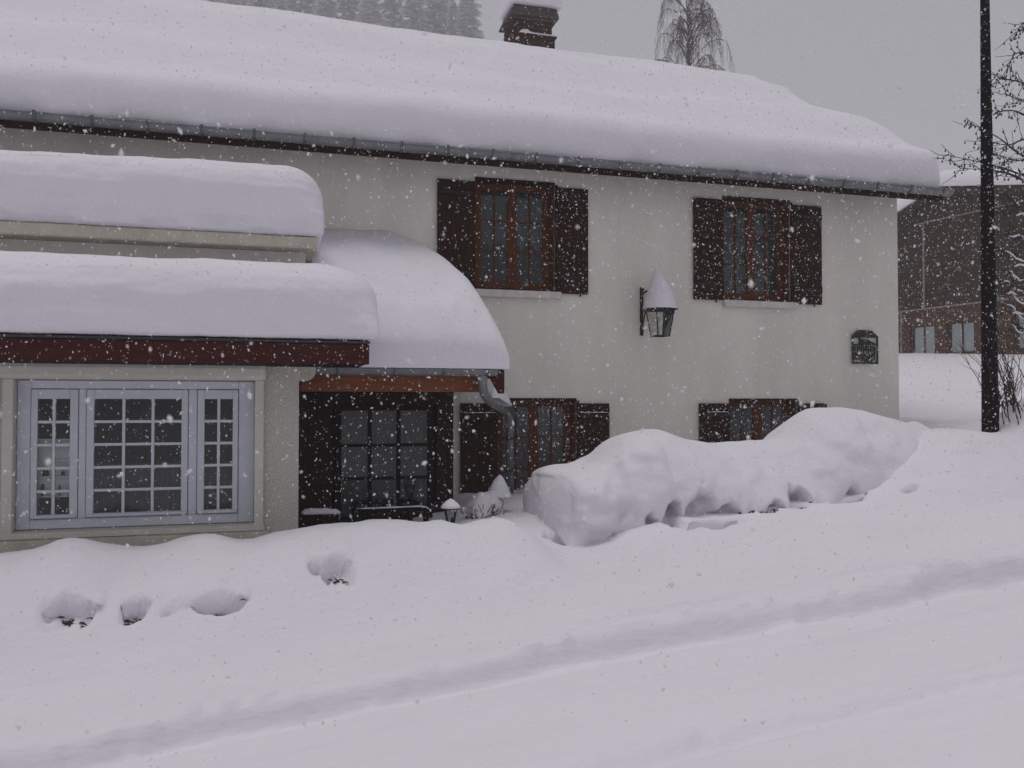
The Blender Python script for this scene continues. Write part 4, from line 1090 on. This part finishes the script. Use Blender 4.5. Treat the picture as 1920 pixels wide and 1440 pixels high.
for li, L_ in enumerate(limbs):
    dz = 9.2 + rd.uniform(-.35, .5)
    P_ = [dep(q[0], q[1], 9.35 + (dz - 9.35) * k / 3) for k, q in enumerate(L_)]
    P_ = bez(P_, 4)
    m_ = len(P_); lb.tube(P_, [.016 - .0135 * k / (m_ - 1) for k in range(m_)], 5, cap=False)
    for k in range(3, m_):
        for rep in range(2 if k > 5 else 1):
            if rd.random() < .8:
                d_ = (P_[k] - P_[k - 1]).normalized()
                e = P_[k] + (d_ * rd.uniform(.3, .9) + Vector((rd.uniform(-.6, .6), rd.uniform(-.6, .6), rd.uniform(-.6, .6)))).normalized() * rd.uniform(.10, .30)
                tp_ = grow(lb, P_[k], e, .0045, .002, rd, .015, 4, .008, 4)
                for q in tp_[1:]:
                    if rd.random() < .45:
                        c_ = q + Vector((rd.uniform(-.01, .01), rd.uniform(-.01, .01), -rd.uniform(.012, .035)))
                        bud.tube([q, c_], .0016, 3, cap=False); blob(bud, c_, (.009, .009, .014), 5, 4)
lb.build('branches', M['bark'], bt_, base=tb, kind='stuff'); bud.build('buds', M['bark'], bt_, base=tb, kind='stuff')
tsn = MB(); tsb = MB()
for (px, py, ln_) in ((1905, 478, .30), (1898, 533, .28), (1912, 560, .2), (1915, 497, .2), (1905, 515, .18), (1908, 440, .2), (1905, 578, .24), (1912, 615, .22), (1915, 402, .16), (1896, 548, .14), (1910, 590, .15)):
    a = dep(px, py, 9.3); pts = [a + Vector((ln_ * (t - .5), rd.uniform(-.02, .02), .012 + .03 * math.sin(t * 5 + px) - .06 * t)) for t in np.linspace(0, 1, 7)]
    tsn.tube(pts, [.003, .010, .013, .010, .014, .009, .003], 6)
    low_ = [q - Vector((0, 0, .012)) for q in pts]; tsb.tube([low_[0] - Vector((.10, 0, -.02))] + low_ + [Vector((T1.x, T1.y, pts[-1].z - .18))], [.002] + [.004] * 7 + [.010], 5, cap=False)
tsb.build('twigs', M['bark'], bt_, base=tb, kind='stuff')
tsn.build('twig_snow', SNOW, bt_, base=tb, kind='stuff')
# leafless bush by the pole
bb_ = dep(1915, 748, 8.9); bb_.z = gz(bb_.x, bb_.y) - .05
bush = MB(); r_ = random.Random(21)
for k in range(75):
    a = dep(r_.uniform(1872, 1990), 752, 8.9) + Vector((0, r_.uniform(-.25, .35), 0)); a.z = gz(a.x, a.y) - .08
    d_ = Vector((r_.uniform(-.55, .35), r_.uniform(-.4, .3), 1)).normalized(); h_ = r_.uniform(.35, .85)
    b = a + d_ * h_
    pts = grow(bush, a, b, .006, .0022, r_, -.03, 5, .02, 4)
    for q in pts[2:]:
        if r_.random() < .7:
            grow(bush, q, q + (d_ + Vector((r_.uniform(-.7, .7), r_.uniform(-.7, .7), 0))).normalized() * r_.uniform(.1, .28), .0035, .0016, r_, .0, 3, .01, 3)
for (px, py, qx, qy) in ((1870, 720, 1790, 640), (1875, 735, 1800, 680), (1866, 740, 1830, 735), (1880, 700, 1846, 610), (1875, 760, 1838, 790)):
    grow(bush, dep(px, py, 9.0), dep(qx, qy, 9.1), .005, .0015, r_, -.02, 6, .012, 4)
o = bush.build('leafless_bush', M['twig'], None, base=bb_); tag(o, 'leafless bush of thin brown stems in the snow behind the street pole', 'bush')

# ------------------------------------------------------------------ birch behind the roof
def birch_tree(base, top, spread, seed, label):
    r_ = random.Random(seed)
    root = empty('birch_tree', base, label, 'tree')
    tk = MB(); hgt = top - base.z; pts = [base + Vector((.12 * math.sin(k * 1.1), .1 * math.cos(k * .8), hgt * k / 9)) for k in range(10)]
    tk.tube(pts, [.16 - .15 * k / 9 for k in range(10)], 8, cap=False); tk.build('trunk', M['birch'], root, base=base, smooth=True)
    cr = MB()
    for k in range(105):
        t = r_.uniform(.45, .99) ** .8; p = pts[0].lerp(pts[-1], t); i = min(8, int(t * 9)); p = pts[i].lerp(pts[i + 1], t * 9 - i)
        a = r_.uniform(0, 6.28); L_ = spread * (1.12 - t) * r_.uniform(1.2, 2.6) + .3
        q1 = p + Vector((math.cos(a) * L_ * .45, math.sin(a) * L_ * .45, L_ * .55)); q2 = p + Vector((math.cos(a) * L_ * .85, math.sin(a) * L_ * .85, L_ * .6)); q3 = p + Vector((math.cos(a) * L_, math.sin(a) * L_, L_ * .15))
        bp = bez([p, q1, q2, q3], 4); m_ = len(bp)
        cr.tube(bp, [.022 * (1 - .75 * j / (m_ - 1)) for j in range(m_)], 4, cap=False)
        for j in range(3, m_):
            for rep in range(2):
                s_ = bp[j]; dl = r_.uniform(.3, 1.1)
                c = [s_ + Vector((math.cos(a) * .10 * u_ * dl + r_.uniform(-.10, .10), math.sin(a) * .10 * u_ * dl + r_.uniform(-.10, .10), -dl * u_ ** 1.2 + .06 * math.sin(u_ * 3))) for u_ in (0, .3, .65, 1)]
                cr.tube(c, [.006, .005, .004, .003], 3, cap=False)
    cr.build('crown', M['birch'], root, base=base, kind='stuff')
bpos = dep(1290, 125, 32); bbase = Vector((bpos.x, bpos.y, gz(bpos.x, bpos.y)))
birch_tree(bbase, dep(1285, -22, 32).z, 1.5, 33, 'leafless weeping birch showing above the main roof ridge')

# ------------------------------------------------------------------ snowy conifers on the slope behind
def conifer_meshes(seed):
    r_ = np.random.default_rng(seed)
    H = 24.0
    nb_ = 170; V1, V2 = [], []
    for k in range(nb_):
        t = .12 + .87 * (k + r_.uniform(0, 1)) / nb_
        a = r_.uniform(0, 2 * math.pi); Lb = (1 - t) ** .75 * 3.6 * r_.uniform(.65, 1.15) + .25
        m_ = int(6 + 16 * Lb / 3.6)
        for j in range(m_):
            f = (j + r_.uniform(0, 1)) / m_
            c = np.array([math.cos(a) * Lb * f, math.sin(a) * Lb * f, t * H - .55 * Lb * f ** 1.5 + .12 * Lb * f]) + r_.normal(0, .10, 3)
            for rep in range(3):
                e1 = r_.normal(0, 1, 3); e1 /= np.linalg.norm(e1); e2 = r_.normal(0, 1, 3); e2[2] -= .6; e2 /= np.linalg.norm(e2)
                s_ = r_.uniform(.18, .42)
                V1.append([c - e1 * s_ * .35, c + e1 * s_ * .35, c + e1 * s_ * .2 + e2 * s_, c - e1 * s_ * .2 + e2 * s_])
            if r_.random() < .9:
                s_ = r_.uniform(.28, .6); u_ = np.array([math.cos(a), math.sin(a), -.45]); w_ = np.array([-math.sin(a), math.cos(a), r_.uniform(-.3, .3)])
                c2 = c + np.array([0, 0, .12])
                V2.append([c2 - u_ * s_ - w_ * s_ * .6, c2 + u_ * s_ - w_ * s_ * .5, c2 + u_ * s_ * .9 + w_ * s_ * .6, c2 - u_ * s_ * .8 + w_ * s_ * .5])
    out = []
    for nm, VV, mm in (('crown', V1, 'needle'), ('crown_snow', V2, 'snow')):
        VV = np.array(VV).reshape(-1, 3); me_ = np_mesh(nm, VV, np.arange(len(VV)).reshape(-1, 4), False); me_.materials.append(M[mm]); out.append(me_)
    tb2 = MB().tube([(0, 0, -1), (0, 0, 12), (0, 0, 23.5)], [.3, .2, .03], 7)
    me_ = bpy.data.meshes.new('trunk'); me_.from_pydata(tb2.v, [], tb2.f); me_.materials.append(M['bark']); out.append(me_)
    return out
CON = [conifer_meshes(s) for s in (1, 2, 3)]
spots = [(300, 152), (345, 146), (392, 156), (436, 147), (480, 153), (522, 145), (566, 155), (608, 148), (650, 154), (692, 146), (734, 152), (774, 147), (814, 153), (848, 146), (876, 151)]
ORD = ['', 'second', 'third', 'fourth', 'fifth', 'sixth', 'seventh']
names_ = ['leftmost'] + [q + ' from the left' for q in ORD[1:]] + ['eighth from either end'] + [q + ' from the right' for q in ORD[:0:-1]] + ['rightmost']
for k, (px, dd) in enumerate(spots):
    p = dep(px, 700, dd); zb0 = gz(p.x, p.y)
    need = dep(px, (-130, -60, -160, -90, -120, -40, -110, -70, -95, -30, -105, -60, -85, -15, -40)[k], dd).z
    root = empty('conifer', (p.x, p.y, zb0 - .3), 'faint snow-laden conifer above the roof ridge, ' + names_[k] + ' of the row', 'tree', 'conifers on the slope behind the house')
    s_ = max(.6, (need - zb0) / 24.0); root.scale = (s_ * (1.5 + .45 * math.sin(k * 2.3)), s_ * (1.5 + .45 * math.sin(k * 2.3)), s_); root.rotation_euler = (0, 0, k * 1.3)
    for me_ in CON[k % 3]:
        o = bpy.data.objects.new(me_.name, me_); col.objects.link(o); o.parent = root
        if me_.name.startswith('crown'): o['kind'] = 'stuff'

# ------------------------------------------------------------------ small things in the yard
# bench along the porch front, rail topped with snow
def bench(x0, x1, y, ztop, label, curved):
    zg = .2
    b = empty('garden_bench', ((x0 + x1) / 2, y, zg), label, 'bench')
    pts = [Vector((x0, y, ztop)), Vector(((x0 + x1) / 2, y, ztop)), Vector((x1 - .06, y, ztop - .005)), Vector((x1, y, ztop - (.09 if curved else .01)))]
    pts = bez(pts, 4)
    MB().tube(pts, .022, 6).build('top_rail', M['black_wood'], b)
    n = max(3, int((x1 - x0) / .12))
    for i in range(n):
        x = x0 + .03 + (x1 - x0 - .08) * i / (n - 1); piece('slat', (x, y, (ztop + zg) / 2), (.055, .02, ztop - zg - .03), M['black_wood'], b, .003)
    for i in range(3): piece('seat_board', ((x0 + x1) / 2, y - .12 - .09 * i, ztop - .20), (x1 - x0, .08, .025), M['black_wood'], b, .003)
    for x in (x0 + .04, x1 - .04): piece('leg', (x, y - .30, (ztop - .21 + zg) / 2 - .1), (.05, .05, ztop - .21 - zg + .2), M['black_wood'], b, .003)
    return pts
b1 = bench(.32, at(640, 960, -1.65).x, -1.65, at(600, 966, -1.65).z, 'dark slatted bench under a thick strip of snow next to the pebbledashed corner', False)
b2 = bench(at(672, 960, -1.55).x, at(808, 960, -1.55).x, -1.55, at(740, 956, -1.55).z, 'dark slatted bench with a thin snow line and rounded end below the porch window', True)
def rail_snow(pts, r, label):
    m = MB(); k_ = len(pts)
    m.tube([p + Vector((0, 0, .018 + r[min(i, len(r) - 1)] * .55)) for i, p in enumerate(pts)], [max(.004, r[min(i, len(r) - 1)]) for i in range(k_)], 8)
    o = m.build('rail_snow', SNOW, None, base=pts[0], smooth=True); tag(o, label, 'snow')
rail_snow(b1, [.012, .03, .034, .032, .03, .034, .03, .026, .03, .022, .016, .006, .004], 'thick rope of snow along the bench by the pebbledashed corner')
rail_snow(b2, [.004, .010, .008, .010, .012, .008, .009, .012, .010, .009, .012, .010, .004], 'thin line of snow along the bench below the porch window')
# little garden lamp with a snow hat
gp = at(845, 952, -2.35)
gl_ = empty('garden_lamp', (gp.x, gp.y, .3), 'small garden lamp on a stake under a snow hat, by the porch', 'lamp')
MB().tube([(gp.x, gp.y, .25), (gp.x + .01, gp.y, gp.z - .09)], .010, 6).build('stake', M['iron'], gl_)
MB().lathe([(.001, gp.z - .16), (.035, gp.z - .16), (.062, gp.z - .02), (.07, gp.z - .005), (.001, gp.z)], (gp.x, gp.y), 12).build('lamp_glass', M['lamp_glass'], gl_, smooth=True)
MB().lathe([(.001, gp.z + .01), (.085, gp.z - .002), (.085, gp.z - .010), (.001, gp.z - .006)], (gp.x, gp.y), 12).build('lamp_cover', M['iron'], gl_)
s_ = MB().lathe([(.001, gp.z + .085), (.03, gp.z + .07), (.075, gp.z + .03), (.092, gp.z + .008), (.085, gp.z - .001)], (gp.x, gp.y), 16)
o = s_.build('lamp_snow', SNOW, None, base=(gp.x, gp.y, gp.z), smooth=True); tag(o, 'little peaked snow hat on the garden lamp', 'snow')
# cream gate post with a pointed snow cap
gp = at(938, 960, -1.7)
gx, gy = gp.x, gp.y
zt_ = at(938, 935, -1.7).z
gpost = empty('gate_post', (gx, gy, .2), 'pale square gate post under a pointed snow cap by the downpipe', 'post')
piece('post', (gx - .015, gy, (zt_ + .1) / 2 + .05), (.085, .085, zt_ - .1), M['post_white'], gpost, .006)
piece('post_cap', (gx - .015, gy, zt_ + .012), (.11, .11, .025), M['post_white'], gpost, .005)
hp = at(938, 889, -1.7).z - zt_ - .025
s_ = MB().lathe([(max(.001, .115 * (1 - t ** 1.5) ** .75), zt_ + .022 + hp * t) for t in np.linspace(0, 1, 12)], (gx, gy), 18)
s_.v = [(v_[0] + .012 * math.sin(v_[2] * 14), v_[1], v_[2]) for v_ in s_.v]
o = s_.build('post_snow', SNOW, None, base=(gx, gy, zt_), smooth=True); tag(o, 'tall pointed snow cap on the pale gate post', 'snow')
# snow-laden little shrub left of the post
sp = at(902, 962, -1.75)
shr = empty('small_shrub', (sp.x, sp.y, .3), 'small snow-laden shrub just left of the pale gate post', 'shrub')
s_ = MB(); blob(s_, (sp.x + .02, sp.y, sp.z), (.17, .16, .20), 20, 14, 1.3, -.25); blob(s_, (sp.x + .12, sp.y + .03, sp.z + .03), (.12, .13, .19), 18, 12, .4, -.3)
s_.build('snow_cover', SNOW, shr, smooth=True)
s_ = MB(); r_ = random.Random(8)
for k in range(60):
    a = Vector((sp.x + r_.gauss(0, .07), sp.y - r_.uniform(.0, .13), .35)); s_.tube([a, a + Vector((r_.uniform(-.06, .06), -.03, .12)), a + Vector((r_.uniform(-.12, .12), -.06, r_.uniform(.16, .28)))], [.006, .005, .003], 4, cap=False)
s_.build('stems', M['twig'], shr, kind='stuff')
for k, (px, py, wpx, lb_) in enumerate(TUFTS): twig_tuft(px, py, wpx, 10 + wpx // 8, k, lb_)

# ------------------------------------------------------------------ falling snow
N = 2500000
fy = rng.uniform(-8.0, 16.0, N)
half = 1.4 + .66 * (fy + 10)
keep = rng.uniform(0, 1, N) < np.where(fy < -5, .42, 1.0) * (half / 18.6) * (.6 + .5 * (1.0 + .5 * (fy + 10)) / 14) * np.where(fy < 0, 1.0, .35); fy, half = fy[keep], half[keep]
fx = .29 * (fy + 10) + rng.uniform(-1, 1, len(fy)) * half
fz = 1.75 + rng.uniform(-1, 1, len(fy)) * (.8 + .53 * (fy + 10))
ok = (fz > ground_z(fx, fy) + .02) & ((fy < -3.05) | (fy > 9) | ((fy < -.7) & (fx > 2.4)))
fx, fy, fz = fx[ok], fy[ok], fz[ok]; n = len(fx)
rad = .0029 * np.exp(rng.normal(0, .52, n)); rad = np.clip(rad, .0009, .008)
rad = np.where(fy < -6.0, rad * .65, rad)
nb2 = 300                                             # a few large clumped flakes nearer by
by = rng.uniform(-8.5, -6.0, nb2); bh = .75 * (by + 10)
fx = np.concatenate([fx, .29 * (by + 10) + rng.uniform(-1, 1, nb2) * bh]); fy = np.concatenate([fy, by]); fz = np.concatenate([fz, 1.75 + rng.uniform(-1, 1, nb2) * .6 * (by + 10)]); rad = np.concatenate([rad, rng.uniform(.004, .012, nb2) * np.clip((by + 10) / 3.2, .5, 1)]); n = len(fx)
oc = np.array([[1, 0, 0], [-1, 0, 0], [0, 1, 0], [0, -1, 0], [0, 0, 1], [0, 0, -1]], float)
q = rng.normal(size=(n, 4)); q /= np.linalg.norm(q, axis=1, keepdims=True)
w_, x_, y_, z_ = q.T
Rm = np.stack([1 - 2 * (y_ ** 2 + z_ ** 2), 2 * (x_ * y_ - z_ * w_), 2 * (x_ * z_ + y_ * w_), 2 * (x_ * y_ + z_ * w_), 1 - 2 * (x_ ** 2 + z_ ** 2), 2 * (y_ * z_ - x_ * w_), 2 * (x_ * z_ - y_ * w_), 2 * (y_ * z_ + x_ * w_), 1 - 2 * (x_ ** 2 + y_ ** 2)], -1).reshape(n, 3, 3)
scl = np.stack([rng.uniform(.6, 1.5, n), rng.uniform(.6, 1.5, n), rng.uniform(.35, .8, n)], -1)
P_ = (oc[None] * scl[:, None] * (1 + rng.uniform(-.35, .35, (n, 6, 1)))) * rad[:, None, None]
P_ = np.einsum('nij,nkj->nki', Rm, P_); P_[..., 2] *= 1.25
P_ += np.stack([fx, fy, fz], -1)[:, None]
tri = np.array([[0, 2, 4], [2, 1, 4], [1, 3, 4], [3, 0, 4], [2, 0, 5], [1, 2, 5], [3, 1, 5], [0, 3, 5]])
me = np_mesh('falling_snow', P_.reshape(-1, 3), (tri[None] + np.arange(n)[:, None, None] * 6).reshape(-1, 3), True)
fm = M['flake'].node_tree; fp = fm.nodes['Principled BSDF']; fo = fm.nodes['Material Output']
ft = fm.nodes.new('ShaderNodeBsdfTranslucent'); ft.inputs['Color'].default_value = (.98, .98, .99, 1)
fx_ = fm.nodes.new('ShaderNodeMixShader'); fx_.inputs['Fac'].default_value = .5
fm.links.new(fp.outputs[0], fx_.inputs[1]); fm.links.new(ft.outputs[0], fx_.inputs[2]); fm.links.new(fx_.outputs[0], fo.inputs['Surface'])
me.materials.append(M['flake'])
o = bpy.data.objects.new('falling_snow', me); link(o); o['kind'] = 'stuff'; o['label'] = 'snowflakes falling through the air in front of the house'; o['category'] = 'snow'


# ------------------------------------------------------------------ haze
hm = bpy.data.materials.new('haze'); hm.use_nodes = True
hn, hl = hm.node_tree.nodes, hm.node_tree.links
hn.clear()
pv = hn.new('ShaderNodeVolumePrincipled'); pv.inputs['Color'].default_value = (.97, .97, .98, 1); pv.inputs['Density'].default_value = .0028; pv.inputs['Anisotropy'].default_value = .2
ho = hn.new('ShaderNodeOutputMaterial'); hl.new(pv.outputs['Volume'], ho.inputs['Volume'])
hz_ = MB().box(-530, 530, -540, 540, -20, 104).build('haze', hm)
hz_['kind'] = 'stuff'
